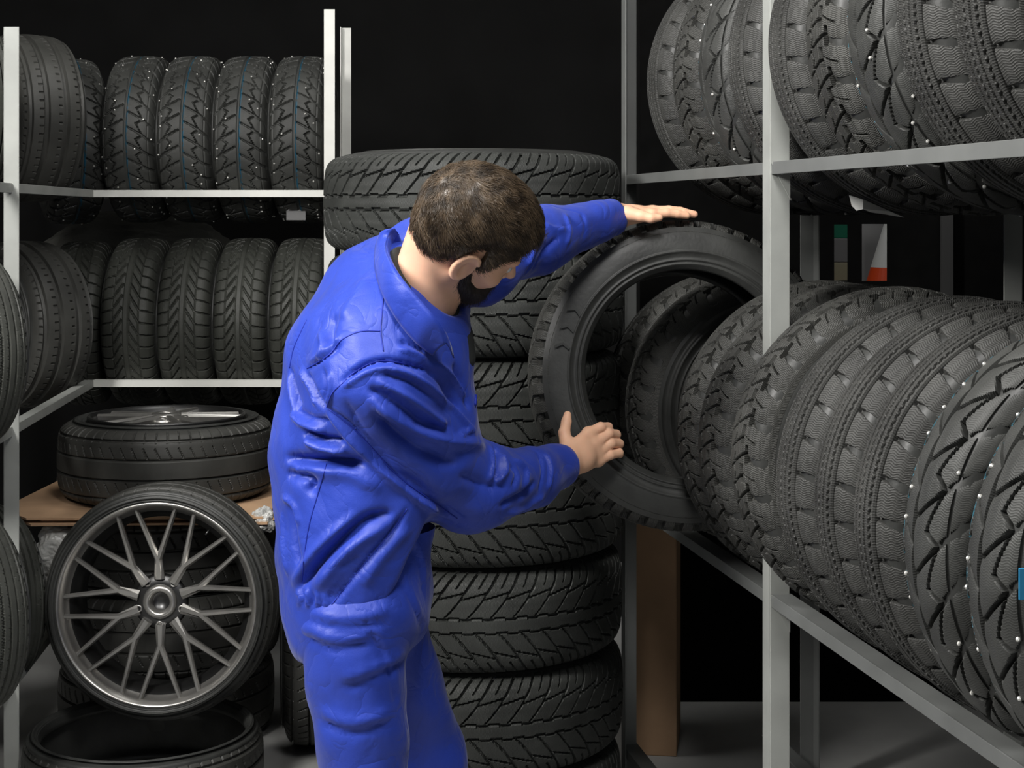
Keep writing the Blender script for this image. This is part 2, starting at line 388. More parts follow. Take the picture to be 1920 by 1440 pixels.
for t, lat in ((-1.325, 0), (-.014, 0), (1.226, 0), (-1.85, .56), (0, .56), (1.226, .56)):
    b = RK(t, lat-(.018 if lat == 0 else 0), 0); ex = Rt if lat == 0 else -Rt
    o = post('post', (b[0]-ex[0]*0, b[1], 0), EYE+1.75*K, ex, U if t < 1 else -U, pw, M['steel'] if t < 1 else M['steel_dk'], None); under(rack, o)  # far posts get the darker steel: shadow put into their colour
    if t == -.014 and lat == 0:
        for z in (LZ, UZ):
            g = MB(); q = RK(t, -.018, z); e = Vector(Rt)
            g.add([Vector(q)+Vector((0, -.006, .0))+e*.0, Vector(q)+Vector((0, -.006, 0))+e*pw, Vector(q)+Vector((0, -.006, -.075))+e*pw, Vector(q)+Vector((0, -.010, 0))+e*.0, Vector(q)+Vector((0, -.010, 0))+e*pw, Vector(q)+Vector((0, -.010, -.075))+e*pw],
                  [(0, 1, 2), (5, 4, 3), (0, 3, 4, 1), (1, 4, 5, 2), (2, 5, 3, 0)])
            under(rack, g.build('gusset', M['steel'], None))
            bl = MB().lathe([(0, 0), (.006, 0), (.006, .004), (0, .005)], 12, 'Z'); mo = bl.build('bolt', M['stud'], None)
            mo.matrix_world = Matrix.Translation(Vector(q)+Vector((0, -.012, -.02))+e*pw*.55) @ Matrix.Rotation(PI/2, 4, 'X'); mo.location = mo.matrix_world.translation
            mo.rotation_euler = (PI/2, 0, 0); under(rack, mo)
for z in (LZ, UZ, -1.52):
    for lat, sd in ((0, -1), (.56 if z == UZ else .447, 1)):
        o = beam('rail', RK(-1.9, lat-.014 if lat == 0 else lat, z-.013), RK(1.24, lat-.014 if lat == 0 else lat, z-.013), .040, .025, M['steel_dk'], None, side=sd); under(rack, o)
# lower right tyre row: (t of near face, key, name text)
ROW = [(-1.253, 'stud', 'studded black tyre at the right edge of the photo, nearest of the lower right row', 3),
       (-1.038, 'stud', 'studded black tyre with a faint blue line, second nearest of the lower right row', 3),
       (-.841, 'rib', 'fine-ribbed winter tyre standing against the blue-lined studded tyre', 0),
       (-.659, 'rib', 'fine-ribbed winter tyre in the middle between two other ribbed ones', 0),
       (-.4785, 'rib', 'ribbed winter tyre next to the chunky lugged tyre right of the front post', 0),
       (-.198, 'winter', 'chunky lugged winter tyre just right of the front rack post', 0),
       (.03, 'winter', 'lugged winter tyre directly behind the front rack post', 0),
       (.2165, 'winter', 'lugged winter tyre overlapping the right edge of the held tyre', 0),
       (.662, 'winter', 'lugged tyre seen through the hole of the held tyre, nearer one', 0),
       (.882, 'winter', 'farthest lugged tyre seen through the hole of the held tyre', 0)]
for i, (t, key, lab, _) in enumerate(ROW):
    Wd = TY[key][2]/K; wd = TY[key][3]/K
    wd2 = {4: .20, 0: .195, 1: .19}.get(i, wd); 
    if i == 7: wd2 = .155
    c = RK(t+wd2/2, .2235, -.5045+random.uniform(-.004, .004))
    ax = U if i not in (8,) else U
    ax = Vector(U); 
    jit = random.uniform(-.012, .012); ax = Vector((ax.x+jit, ax.y, random.uniform(-.01, .01)))
    tr = tyre(key, c, ax, lab, 'tyres standing in the lower right row', scale=(1, wd2/wd*(.93 if i < 6 else .97)), spin=random.uniform(0, 6))
    if i == 0:
        under(tr, MB().box(W(1919, 1095, 2.0), (.012, .003, .04)).build('blue_tag', M['blue'], None, bevel=.001))
# upper right tyre row
UP = [-1.75, -1.53, -1.28, -1.06, -.85, -.64, -.43, -.22, .04, .26, .48, .72]
names = ['at the far right end', 'second from the right end', 'third from the right end', 'fourth from the right end', 'over the ribbed winter tyres', 'third to the right of the front post', 'second to the right of the front post',
         'right above the torn white paper', 'just left of the front post', 'over the held tyre', 'left of the one over the held tyre', 'nearest the far rack post']
for i, t in enumerate(UP):
    key = ['rib', 'stud', 'winter', 'rib'][i % 4]; wd = TY[key][3]/K
    c = RK(t+.1, .30, .345)
    tr = tyre(key, c, U, 'dark tyre on the upper right shelf, '+names[i], 'tyres on the upper right shelf')
    if i == 7:
        outl = [(1592, 366), (1597, 386), (1606, 395), (1618, 392), (1632, 398), (1660, 402), (1696, 408), (1668, 396), (1640, 385), (1618, 374)]
        V = [Vector(W(a, b, 3.10+.0006*(a-1592)+.01*math.sin(a*.1))) for a, b in outl]; n = len(V)
        V += [v+Vector((0, .0015, .0005)) for v in V]
        F = [tuple(range(n)), tuple(range(n, 2*n))[::-1]]+[(k, (k+1) % n, (k+1) % n+n, k+n) for k in range(n)]
        tag(MB().add(V, F).build('paper_sheet', M['paper'], None), 'torn white paper hanging under a tyre of the upper right shelf', 'paper')
# held tyre
HC = W(1278, 702, 3.645); HAX = Vector((-.10, .985, -.13)).normalized()
held = tyre('held', HC, HAX, 'large winter tyre with open centre held upright by the man in blue', None, spin=.3)
R_, W_ = TY['held'][2], TY['held'][3]
# raised arrow marks on its sidewall
mb = MB(); 
Hx = Vector(HAX); Hx = Vector(HAX); Hy = Vector((0, 0, 1)).cross(Hx).normalized(); Hz = Hx.cross(Hy)
side_dir = -1
for k, q in enumerate([math.radians(150), math.radians(158), math.radians(166)]):
    # local plane coordinates with angle measured from image right, counter clockwise
    for s_ in (-1, 1):
        q0 = q; r0 = .292; dr = .016*s_
        def pt(qq, rr): return -Hy*(-1)*0+Vector(HC)+(Vector((Hx.y, -Hx.x, 0)).normalized()*math.cos(qq)+Hz*math.sin(qq))*rr-Hx*(W_/2*1.035)
        a0, b0, c0, d0 = pt(q0, r0), pt(q0+.02, r0), pt(q0+.05, r0+dr), pt(q0+.03, r0+dr)
        n_ = -Hx*.0035
        mb.add([a0, b0, c0, d0, a0+n_, b0+n_, c0+n_, d0+n_], [(0, 1, 2, 3), (7, 6, 5, 4), (0, 4, 5, 1), (1, 5, 6, 2), (2, 6, 7, 3), (3, 7, 4, 0)])
o = mb.build('arrow_marking', M['side'], None); under(held, o)

# ------------------------------------------------------------------ tyre stack behind the man
order = ['bottom', 'second from the bottom', 'third from the bottom', 'middle', 'third from the top', 'second from the top', 'topmost']
for k in range(7):
    z = .125+.25*k
    tyre('stack', (-.10+random.uniform(-.006, .006), 4.15+random.uniform(-.006, .006), z+.001), (0, 0, 1),
         'wide snow tyre lying flat behind the man, %s of the stack' % order[k], 'flat stack of wide tyres', spin=.9*k)

# ------------------------------------------------------------------ back rack
br = empty('tyre_rack', (-.7, 5.5, 0), 'pale steel tyre rack at the back left with two white front rails', 'rack')
CX = -1.44; EX = W(609, 400, 5.5)[0]
for z in (1.026, 1.679):
    for y, sd in ((5.5, 1), (6.04, -1)):
        o = beam('rail', (CX if y < 5.9 else -2.1, y, z-.011), (EX, y, z-.011), .03, .024, M['steel_lt'], None, side=sd); under(br, o)
for x, y, ex, ey in ((EX, 5.49, (1, 0, 0), (0, 1, 0)), (EX, 6.04, (1, 0, 0), (0, -1, 0)), (-2.1, 6.04, (1, 0, 0), (0, -1, 0))):
    under(br, post('post', (x, y, 0), 2.3, ex, ey, .036, M['steel_lt'], None))
nm = ['at the left end', 'second from the left', 'third from the left', 'next to the white post', ]
for i in range(4):
    x = -1.325+.193*i
    tyre('vee', (x, 5.77, 1.212), (1, 0, 0), 'arrow-tread tyre on the back rack middle shelf, '+nm[i], 'tyres on the back rack middle shelf', spin=.02*i)
    tu = tyre('studb', (x, 5.77, 1.866), (1, 0, 0), 'blue-lined studded tyre on the back rack top shelf, '+nm[i], 'studded tyres on the back rack top shelf')
    if i == 3:
        c = W(555, 402, 5.62); lb = MB().box(c, (.068, .004, .042)); o = lb.build('label', M['label'], None, bevel=.0015); under(tu, o)
tyre('vee', (-1.56, 5.86, 1.20), (1, .1, 0), 'black tyre half hidden in the dark corner of the back rack', 'tyres on the back rack middle shelf')
tyre('studb', (-1.60, 5.80, 1.86), (.9, .4, 0), 'turned tyre on the top shelf in the back left corner', None)
# ------------------------------------------------------------------ left side rack
def LX(y): return CX+.0815*(5.5-y)
lr = empty('tyre_rack', (-1.5, 4.3, 0), 'grey steel tyre rack at the left edge with a slim front post', 'rack')
for z in (.34, 1.026, 1.679):
    for off in (0, -.42):
        o = beam('rail', (LX(5.5)+off, 5.5, z-.011), (LX(3.3)+off, 3.3, z-.011), .03, .03 if off else .026, M['steel'], None, side=-1 if off == 0 else 1); under(lr, o)
for y in (4.29,):
    for off, ex in ((-.02, 1), (-.46, 1)):
        under(lr, post('post', (LX(y)+off, y, 0), 2.1, (ex, 0, 0), (0, 1 if y < 5 else -1, 0), .04, M['steel'], None))
axA = Vector((.743, .67, 0))
def leftT(key, px, py, d, lab, ax=axA, grp='tyres on the left side rack'):
    tyre(key, W(px, py, d), ax, lab, grp)
leftT('roadA', 42, 608, 5.36, 'tyre with broad smooth ribs standing in the left corner above the middle rail', Vector((.65, .76, 0)))
leftT('roadB', -92, 657, 4.08, 'sipe-cut tyre at the left edge in front of the slim post, middle shelf')
leftT('roadB', -44, 1118, 4.52, 'lower shelf tyre at the left edge, behind the slim post')
leftT('roadB', -92, 1150, 3.98, 'lower shelf tyre at the bottom left corner, in front of the slim post')
tyre('roadA', W(50, 222, 5.35), (.8, .6, 0), 'ribbed tyre on the top shelf in the left corner', 'tyres on the left top shelf')
tyre('roadB', W(-90, 205, 4.5), (.8, .6, 0), 'tyre on the left top shelf at the photo edge', 'tyres on the left top shelf')

# ------------------------------------------------------------------ alloy wheels
def alloy(root_mx, R, rim, Wd, root, kind, ms, md):
    """rim part built around local X axis, face towards -X"""
    L = lambda o: (setattr(o, 'parent', root), setattr(o, 'matrix_local', root_mx))
    h = Wd/2
    pf = [(rim+.006, -h*.93), (rim+.004, -h*.97), (rim-.001, -h*.97), (rim-.004, -h*.90), (rim-.010, -h*.86), (rim-.013, -h*.60), (rim-.030, -h*.40), (rim-.032, h*.5), (rim-.012, h*.85), (rim+.002, h*.93),
          (rim-.006, h*.9), (rim-.018, h*.8), (rim-.04, h*.5), (rim-.040, -h*.35), (rim-.022, -h*.55)]
    if kind != 'mesh': pf = [(r, x*1.13 if x < 0 else x) for r, x in pf]
    o = MB().lathe(pf, 128, 'X', closed=True).build('rim', ms if kind == 'mesh' else md, None, smooth=True); L(o); rim_o = o
    for f in rim_o.data.polygons:
        pass
    rim_o.data.materials.append(md)
    for f in rim_o.data.polygons:
        r = math.hypot(f.center.y, f.center.z)
        if r < rim-.012: f.material_index = 1
    subs = []
    xf, xh = (-h*.72, -h*.45) if kind == 'mesh' else (-h*1.0, -h*1.03)
    def bar(p, q, w0, w1, t0, t1, name='spoke'):
        """tapered bevelled bar from p to q (2D radial plane + x)"""
        p, q = Vector(p), Vector(q); d = (q-p).normalized(); sd = Vector((1, 0, 0)).cross(d).normalized()
        V = []
        for c, w_, t_ in ((p, w0, t0), (q, w1, t1)):
            for s_, x in ((-.5, 0), (-.22, -1), (.22, -1), (.5, 0), (.42, 1), (-.42, 1)):
                V.append(c+sd*(s_*w_)+Vector((x*t_*(.5 if x < 0 else 1), 0, 0)))
        F = [(i, (i+1) % 6, (i+1) % 6+6, i+6) for i in range(6)]+[(5, 4, 3, 2, 1, 0), (6, 7, 8, 9, 10, 11)]
        return V, F
    def P(r, a, x): return (x, r*math.cos(a), r*math.sin(a))
    rr = rim-.008
    if kind == 'mesh':
        for k in range(10):
            a = math.radians(87.6-36*k); mb = MB()
            mb.add(*bar(P(.062, a, xh-.004), P(rr*.46, a, xh-.010), .030, .020, .012, .016))
            for s_ in (-1, 1):
                mb.add(*bar(P(rr*.44, a+.0*s_, xh-.010), P(rr, a+s_*math.radians(12.2), xf), .018, .012, .016, .012))
            o = mb.build('spoke', ms, None); L(o); subs.append(o)
    else:
        for k in range(5):
            a = math.radians(72*k+20); mb = MB()
            for s_ in (-1, 1):
                mb.add(*bar(P(.045, a+s_*.25, xh), P(rr, a+s_*math.radians(10), xf), .024, .020, .018, .012))
            o = mb.build('spoke', ms, None); L(o); subs.append(o)
    hubp = [(.0, xh+.018), (.030, xh+.018), (.030, xh-.004), (.052, xh-.002), (.070, xh), (.077, xh+.01), (.070, xh+.03), (0, xh+.03)]
    o = MB().lathe(hubp, 64, 'X').build('hub', ms if kind != 'mesh' else md, None, smooth=True); L(o); subs.append(o)
    o = MB().lathe([(.024, xh+.012), (.028, xh-.008), (.033, xh-.014), (.044, xh-.010), (.048, xh-.002), (.046, xh+.006), (.026, xh+.014)], 48, 'X').build('center_cap', ms, None, smooth=True); L(o); subs.append(o)
    for k in range(5):
        a = math.radians(72*k+54); c = P(.0625, a, xh-.001)
        o = MB().lathe([(.0055, .012), (.0055, -.001), (.0095, -.004), (.0105, .0), (.0105, .012)], 20, 'X', c=c).build('bolt_seat', ms, None, smooth=True); L(o); subs.append(o)
    mb = MB().tube([P(rim-.03, math.radians(124), xh+.01), P(rim-.05, math.radians(124), xf+.02)], [.004, .003], 10)
    o = mb.build('valve_stem', md, None, smooth=True); L(o); subs.append(o)
    for s_ in subs:
        s_.parent = rim_o; s_.matrix_local = Matrix.Identity(4)
    return rim_o
M['alloy_face'] = mat('machined_alloy', (.40, .39, .37), .30, metal=.85, noise_col=.12, nscale=20)
def wheel(key, center, axis, label, kind, ms, md, grp=None, spin=0, up=(0, 0, 1)):
    me, me2, R, Wd, rim = TY[key]; c = Vector(center); ax = Vector(axis).normalized()
    low = R*math.sqrt(max(0, 1-ax.z**2))+Wd/2*abs(ax.z)
    root = empty('alloy_wheel', (c.x, c.y, c.z-low), label, 'wheel', grp)
    mt = frame(axis, spin, up); mt.translation = (0, 0, low)
    for nm_, m_ in (('tread', me), ('sidewall', me2)):
        o = link(nm_, m_, None, root); o.matrix_local = mt
    alloy(mt, R, rim, Wd, root, kind, ms, md)
    return root
# front wheel leaning back, facing the camera
wheel('slim', W(308, 1123, 4.46), (.03, .99, -.07), 'silver multi-spoke alloy wheel with low tyre standing in front of the flat wheel', 'mesh', M['alloy_face'], M['alloy_dk'], spin=0)
PX, PY = -1.072, 4.97
for k in range(3):
    tyre('road', (PX+.02*(k % 2), PY+(.01, -.01, .0)[k], .118+.236*k), (0, 0, 1), 'plain tyre lying flat under the cardboard at the left, '+['lowest', 'middle', 'upper'][k]+' one', 'flat tyres under the cardboard')
bz = .236*3+.001
mb = MB()
for z, dx, dy in ((0, 0, 0), (.008, .02, .03), (.015, -.015, .01)):
    zz = bz+z; V = [(-1.49+dx, 4.70+dy, zz), (-1.37+dx, 4.555+dy, zz), (-.70+dx, 4.58+dy, zz), (-.66+dx, 5.28+dy, zz), (-1.46+dx, 5.25+dy, zz)]
    V = V+[(a, b, c+.006) for a, b, c in V]
    mb.add(V, [(4, 3, 2, 1, 0), (5, 6, 7, 8, 9)]+[(i, (i+1) % 5, (i+1) % 5+5, i+5) for i in range(5)])
tag(mb.build('cardboard_sheet', M['card']), 'flattened brown cardboard under the flat alloy wheel at the left', 'cardboard')
wheel('road', (PX, PY, bz+.022+.1175), (0.0, 0, -1), 'alloy wheel with grooved road tyre lying flat on brown cardboard', 'twin', M['alloy_face'], M['alloy_dk'], up=(0, 1, 0))
tyre('road', (-1.30, 5.76, .118), (0, 0, 1), 'lowest flat tyre in the shade under the back rack', 'flat tyres under the back rack')
tyre('road', (-1.30, 5.76, .355), (0, 0, 1), 'second flat tyre in the shade under the back rack', 'flat tyres under the back rack')
tyre('road', (-1.30, 5.76, .592), (0, 0, 1), 'upper flat tyre in the shade under the back rack', 'flat tyres under the back rack')
tyre('road', (-.585, 4.86, .352), (1, .12, 0), 'black tyre standing upright between the alloy wheel and the man', None, scale=(1.06, .9))
tyre('slim', (-1.0, 4.35, .105), (0, 0, 1), 'flat tyre on the floor under the standing alloy wheel', None, scale=(1.0, 1.0))
# crumpled plastic
def crumple(name, c, r, m, label, cat, seed, amp=.35):
    bm = bmesh.new(); bmesh.ops.create_icosphere(bm, subdivisions=5, radius=1)
    for v in bm.verts:
        n = noise.noise(v.co*1.6+Vector((seed, 0, 0)))*amp+abs(noise.noise(v.co*4+Vector((0, seed, 0))))*amp*.5
        v.co *= 1+n; v.co = Vector((v.co.x*r[0], v.co.y*r[1], v.co.z*r[2]))
    me = bpy.data.meshes.new(name); bm.to_mesh(me); bm.free(); me.polygons.foreach_set('use_smooth', [False]*len(me.polygons))
    o = link(name, me, m, None, c); return tag(o, label, cat)
crumple('plastic_wrap', W(492, 975, 4.62), (.035, .03, .035), M['plastic'], 'crumpled clear plastic wrap beside the cardboard, left of the man', 'plastic wrap', 3)
crumple('plastic_bag', W(112, 1030, 4.62), (.07, .05, .07), M['plastic'], 'crumpled grey plastic bag under the cardboard at the left', 'plastic bag', 9)
crumple('grey_cover', (-1.48, 6.35, 1.45), (.36, .14, .16), M['greyfab'], 'dim grey cover draped behind the tyres in the back left corner', 'cover', 5, .2)
# ------------------------------------------------------------------ far right background, seen between the two tyre rows
pt = empty('cabinet', (1.45, 5.25, 0), 'black cabinet side with two upright gaps behind the right tyre rack', 'cabinet')
def panel(x0, x1, z0, z1, y=5.25, m='black', nm='panel'):
    under(pt, MB().box(((x0+x1)/2, y, (z0+z1)/2), (x1-x0, .018, z1-z0)).build(nm, M[m], None))
d = 5.25; X = lambda px: (px-960)/3000*d; Zy = lambda py: EYE-(py-400)/3000*d
panel(.42, X(1563), 0, 2.6); panel(X(1590), X(1615), 0, 2.6); panel(X(1664), 2.6, 0, 2.6)
panel(X(1563), X(1590), 0, Zy(526)); panel(X(1563), X(1590), Zy(421), 2.6); panel(X(1615), X(1664), 0, Zy(527)); panel(X(1615), X(1664), Zy(420), 2.6)
panel(X(1757), X(1778), 0, 2.5, 5.2, 'pale', 'upright')
sh = tag(MB().box((1.5, 6.4, 1.02), (1.3, .7, .03)).build('shelf_board', M['grey']), 'grey shelf board far behind the gaps, carrying the cone', 'shelf')
under(pt, sh) if False else None
tag(MB().box((1.5, 6.4, .5), (1.2, .6, 1.0)).build('storage_box', M['grey']), 'large grey box carrying the shelf board behind the gaps', 'box')
d6 = 6.3; cc = W(1668, 420, d6); ch = cc[2]-1.036
cone = empty('traffic_cone', (cc[0], d6, 1.036), 'orange traffic cone with a white band seen through the gap on the right', 'traffic cone')
def cr(z): return .022+(ch-z)*.30
for nm_, z0, z1, mm in (('base', 0, .03, 'orange'), ('body', .03, ch-.17, 'orange'), ('white_band', ch-.17, ch, 'white')):
    if nm_ == 'base': o = MB().box((0, 0, .015), (.34, .34, .03)).build(nm_, M[mm], cone, bevel=.005)
    else: o = MB().lathe([(0, z0), (cr(z0), z0), (cr(z1), z1), (0, z1)], 40).build(nm_, M[mm], cone, smooth=False)
c = W(1574, 440, d6)
def carton(px0, px1, y0, y1, m, label):
    a, b = W(px0, y0, d6), W(px1, y1, d6)
    tag(MB().box(((a[0]+b[0])/2, d6+.1, (a[2]+b[2])/2), (b[0]-a[0], .2, a[2]-b[2])).build('carton', M[m], bevel=.003), label, 'box')
carton(1545, 1606, 398, 447, 'green', 'green carton on top behind the narrow left gap'); carton(1545, 1606, 447, 492, 'grey', 'grey carton between the green and the buff one'); carton(1545, 1606, 492, 668, 'buff', 'buff carton under the grey one behind the narrow gap')
tag(plane_obj('wall_rear_right', [(1.0, 6.9, 0), (3.0, 6.9, 0), (3.0, 6.9, 3.2), (1.0, 6.9, 3.2)], M['grey'], .05, (0, 1, 0)), kind='structure')
area('rear_store_light', (1.5, 5.6, 3.0), (1.5, 6.3, 1.2), .5, 5)
# brown carton column behind the stack
cb = MB().box((0, 0, .47), (.16, .26, .94)); o = cb.build('cardboard_box', M['card'], None, bevel=.003, loc=(.425, 4.85, 0)); o.rotation_euler = (0, 0, -.15)
tag(o, 'tall narrow brown cardboard box behind the far post, under the held tyre', 'box')

# ------------------------------------------------------------------ implicit surface tools for the figure
def grid(lo, hi, h):
    ax = [np.arange(lo[i], hi[i]+h, h, dtype=np.float32) for i in range(3)]
    X_, Y_, Z_ = np.meshgrid(*ax, indexing='ij'); return np.stack([X_, Y_, Z_], -1), np.array(lo, dtype=np.float32)
def cap(P, a, b, ra, rb=None):
    rb = ra if rb is None else rb; a = np.asarray(a, np.float32); b = np.asarray(b, np.float32); ab = b-a
    t = np.clip(((P-a) @ ab)/max(1e-9, float(ab @ ab)), 0, 1)
    return np.linalg.norm(P-a-t[..., None]*ab, axis=-1)-(ra+(rb-ra)*t)
def ell(P, c, r, R=None):
    q = P-np.asarray(c, np.float32)
    if R is not None: q = q @ np.asarray(R, np.float32)      # columns of R are the local axes
    r = np.asarray(r, np.float32); k0 = np.linalg.norm(q/r, axis=-1); k1 = np.linalg.norm(q/(r*r), axis=-1)
    return k0*(k0-1)/np.maximum(k1, 1e-6)
def smin(a, b, k):
    h = np.clip(.5+.5*(b-a)/k, 0, 1); return b+(a-b)*h-k*h*(1-h)
def smax(a, b, k): return -smin(-a, -b, k)
def nets(Fv, lo, h):
    s = Fv < 0; nx, ny, nz = s.shape
    c = [(i, j, k) for i in (0, 1) for j in (0, 1) for k in (0, 1)]
    sub = lambda A, o: A[o[0]:nx-1+o[0], o[1]:ny-1+o[1], o[2]:nz-1+o[2]]
    cnt = sum(sub(s, o).astype(np.int8) for o in c); act = (cnt > 0) & (cnt < 8)
    idx = np.argwhere(act); n = len(idx); vid = -np.ones(act.shape, np.int32); vid[tuple(idx.T)] = np.arange(n)
    vals = {o: Fv[idx[:, 0]+o[0], idx[:, 1]+o[1], idx[:, 2]+o[2]] for o in c}
    acc = np.zeros((n, 3), np.float32); m = np.zeros(n, np.float32)
    for o in c:
        for a in range(3):
            if o[a] == 0:
                p = list(o); p[a] = 1; p = tuple(p); va, vb = vals[o], vals[p]
                x = (va < 0) != (vb < 0); t = np.where(x, va/np.where(x, va-vb, 1), 0)
                pos = np.tile(np.array(o, np.float32), (n, 1)); pos[:, a] += t
                acc += pos*x[:, None]; m += x
    V = (idx+acc/m[:, None])*h+lo
    Fs = []
    for a in range(3):
        o1, o2 = [(1, 2), (2, 0), (0, 1)][a]
        A = np.moveaxis(s, a, 0); d = A[:-1] != A[1:]; d = np.moveaxis(d, 0, a)
        e = np.argwhere(d); e = e[(e[:, o1] > 0) & (e[:, o2] > 0) & (e[:, o1] < s.shape[o1]-1) & (e[:, o2] < s.shape[o2]-1)]
        q = []
        for (u_, v_) in ((0, 0), (-1, 0), (-1, -1), (0, -1)):
            g = e.copy(); g[:, o1] += u_; g[:, o2] += v_; q.append(vid[tuple(g.T)])
        q = np.stack(q, -1); ins = s[tuple(e.T)]
        q[~ins] = q[~ins][:, ::-1]; Fs.append(q)
    Fs = np.concatenate(Fs); Fs = Fs[(Fs >= 0).all(1)]
    return V, Fs
def vnormals(V, Fs):
    a = V[Fs[:, 2]]-V[Fs[:, 0]]; b = V[Fs[:, 3]]-V[Fs[:, 1]]; n = np.cross(a, b); N = np.zeros_like(V)
    for k in range(4): np.add.at(N, Fs[:, k], n)
    return N/np.maximum(np.linalg.norm(N, axis=1, keepdims=True), 1e-9)
def bvh(V, Fs): return BVHTree.FromPolygons([tuple(v) for v in V.tolist()], Fs.tolist())
CAMP = Vector((0, 0, EYE))
def cast(tree, px, py):
    d_ = Vector(((px-HX)/F_PX, 1, -(py-HY)/F_PX)).normalized(); r = tree.ray_cast(CAMP, d_); return r[0], r[1]
def smoothV(V, Fs, it=2, lam=.5):
    for _ in range(it):
        S = np.zeros_like(V); c = np.zeros(len(V))
        for k in range(4):
            a, b = Fs[:, k], Fs[:, (k+1) % 4]
            np.add.at(S, a, V[b]); np.add.at(c, a, 1); np.add.at(S, b, V[a]); np.add.at(c, b, 1)
        V = V+(S/c[:, None]-V)*lam
    return V
def dens(pts, step=.012):
    out = []
    for a, b in zip(pts[:-1], pts[1:]):
        n = max(1, int(math.hypot(b[0]-a[0], b[1]-a[1])/8))
        for i in range(n): out.append((a[0]+(b[0]-a[0])*i/n, a[1]+(b[1]-a[1])*i/n))
    out.append(pts[-1]); return out
def catmull(pts, n=6):
    P_ = [pts[0]]+list(pts)+[pts[-1]]; out = []
    for i in range(1, len(P_)-2):
        p0, p1, p2, p3 = [np.array(p, float) for p in P_[i-1:i+3]]
        for k in range(n):
            t = k/n; out.append(tuple(.5*((2*p1)+(-p0+p2)*t+(2*p0-5*p1+4*p2-p3)*t*t+(-p0+3*p1-3*p2+p3)*t**3)))
    out.append(tuple(pts[-1])); return out
def fold(V, N, tree, pts, wd, amp, taper=True):
    """raise (amp>0) or sink the cloth along a curve lying on the cloth surface"""
    px = catmull(pts, 8); P3 = []
    for p in px:
        h, _ = cast(tree, p[0], p[1])
        if h is not None: P3.append(np.array(h))
    if len(P3) < 2: return V
    P3 = np.array(P3); lo = P3.min(0)-3*wd; hi = P3.max(0)+3*wd
    sel = np.where(((V > lo) & (V < hi)).all(1))[0]; Q = V[sel]; best = np.full(len(sel), 9.); tb = np.zeros(len(sel)); n = len(P3)-1
    for i in range(n):
        a, b = P3[i], P3[i+1]; ab = b-a
        if np.linalg.norm(ab) > .08: continue
        t = np.clip(((Q-a) @ ab)/max(1e-9, ab @ ab), 0, 1); dd = np.linalg.norm(Q-a-t[:, None]*ab, axis=1)
        u = dd < best; best[u] = dd[u]; tb[u] = (i+t[u])/n
    A = (np.exp(-(best/wd)**2) if amp > 0 else .35*np.exp(-(best/(wd*1.2))**2)+.75*np.exp(-best/(wd*.62)))*amp
    if taper: A *= np.clip(np.minimum(tb, 1-tb)*5+.12, 0, 1)
    V = V.copy(); V[sel] += N[sel]*A[:, None]; return V
def surf_tube(name, tree, pts, r, m, parent, off=.0, n=6):
    P3 = []
    for p in catmull(pts, 8):
        h, nn = cast(tree, p[0], p[1])
        if h is not None and (not P3 or (h-P3[-1]).length < .06): P3.append(h+nn*off)
    if len(P3) > 2: return under(parent, MB().tube(P3, r, n).build(name, m, None, smooth=True))
nrm = lambda v: np.asarray(v, float)/np.linalg.norm(v)

# ------------------------------------------------------------------ the man: joints
SR, SL = W(705, 722, 2.95), W(815, 478, 3.2)            # shoulders
ER, WR = W(895, 925, 3.12), W(1056, 870, 3.375)         # right elbow, wrist
EL, WL = W(1003, 452, 3.42), W(1152, 406, 3.585)        # left elbow, wrist
NK = W(775, 550, 3.04); PEL = W(668, 1115, 3.08)
HD = W(883, 438, 2.99)                                  # head centre
hR = nrm([.06, -.77, -.635]); hF = np.array([.76, .43, -.47]); hF = nrm(hF-hR*(hF @ hR)); hU = np.cross(hR, hF); HB = np.stack([hR, hF, hU], 1)
tR = nrm(SR-SL); tU = nrm(NK-PEL); tU = nrm(tU-tR*(tU @ tR)); tF = np.cross(tU, tR); TB = np.stack([tR, tF, tU], 1)
feetR, feetL = np.array([-.34, 3.02, .0]), np.array([-.26, 3.36, .0])
hipR, hipL = PEL+np.array([-.0, -.09, -.04]), PEL+np.array([.02, .10, -.03])
kneeR, kneeL = np.array([-.27, 3.0, .47]), np.array([-.18, 3.30, .47])
hl = lambda x, y, z: HD+HB @ np.array([x, y, z])         # head local (right, forward, up)

# ---- jacket
h = .005
G, lo = grid((-.56, 2.70, .73), (.34, 3.70, 1.76), h)
ch = W(716, 720, 3.07)
F_ = ell(G, ch, (.19, .152, .21), TB)
F_ = smin(F_, ell(G, W(735, 640, 3.06), (.20, .13, .15), TB), .05)
F_ = smin(F_, ell(G, W(742, 560, 3.17), (.13, .12, .13), TB), .06)
F_ = smin(F_, cap(G, W(645, 700, 3.1), W(634, 830, 3.08), .112), .05)
F_ = smin(F_, ell(G, W(698, 860, 3.08), (.185, .165, .17)), .07)
F_ = smin(F_, ell(G, W(672, 985, 3.08), (.150, .175, .17)), .07)
F_ = smin(F_, ell(G, W(668, 1075, 3.09), (.148, .180, .16)), .05)
F_ = smin(F_, cap(G, W(652, 1165, 3.04), W(672, 1165, 3.14), .118), .04)
F_ = smin(F_, cap(G, SR+tR*-.03, SL+tR*.04, .085, .085), .05)
F_ = smin(F_, cap(G, W(690, 565, 3.14), W(650, 650, 3.08), .09, .10), .06)
F_ = smin(F_, cap(G, W(835, 640, 3.05), W(842, 790, 3.06), .045, .05), .05)
cA, cB = W(808, 960, 3.0), W(708, 1150, 3.0); cn = nrm([-(cB-cA)[2], 0, (cB-cA)[0]]); cn = cn if cn[0] > 0 else -cn
F_ = smax(F_, np.where(G[..., 2] < 1.15, (G-cA.astype(np.float32)) @ cn.astype(np.float32), -1), .006)
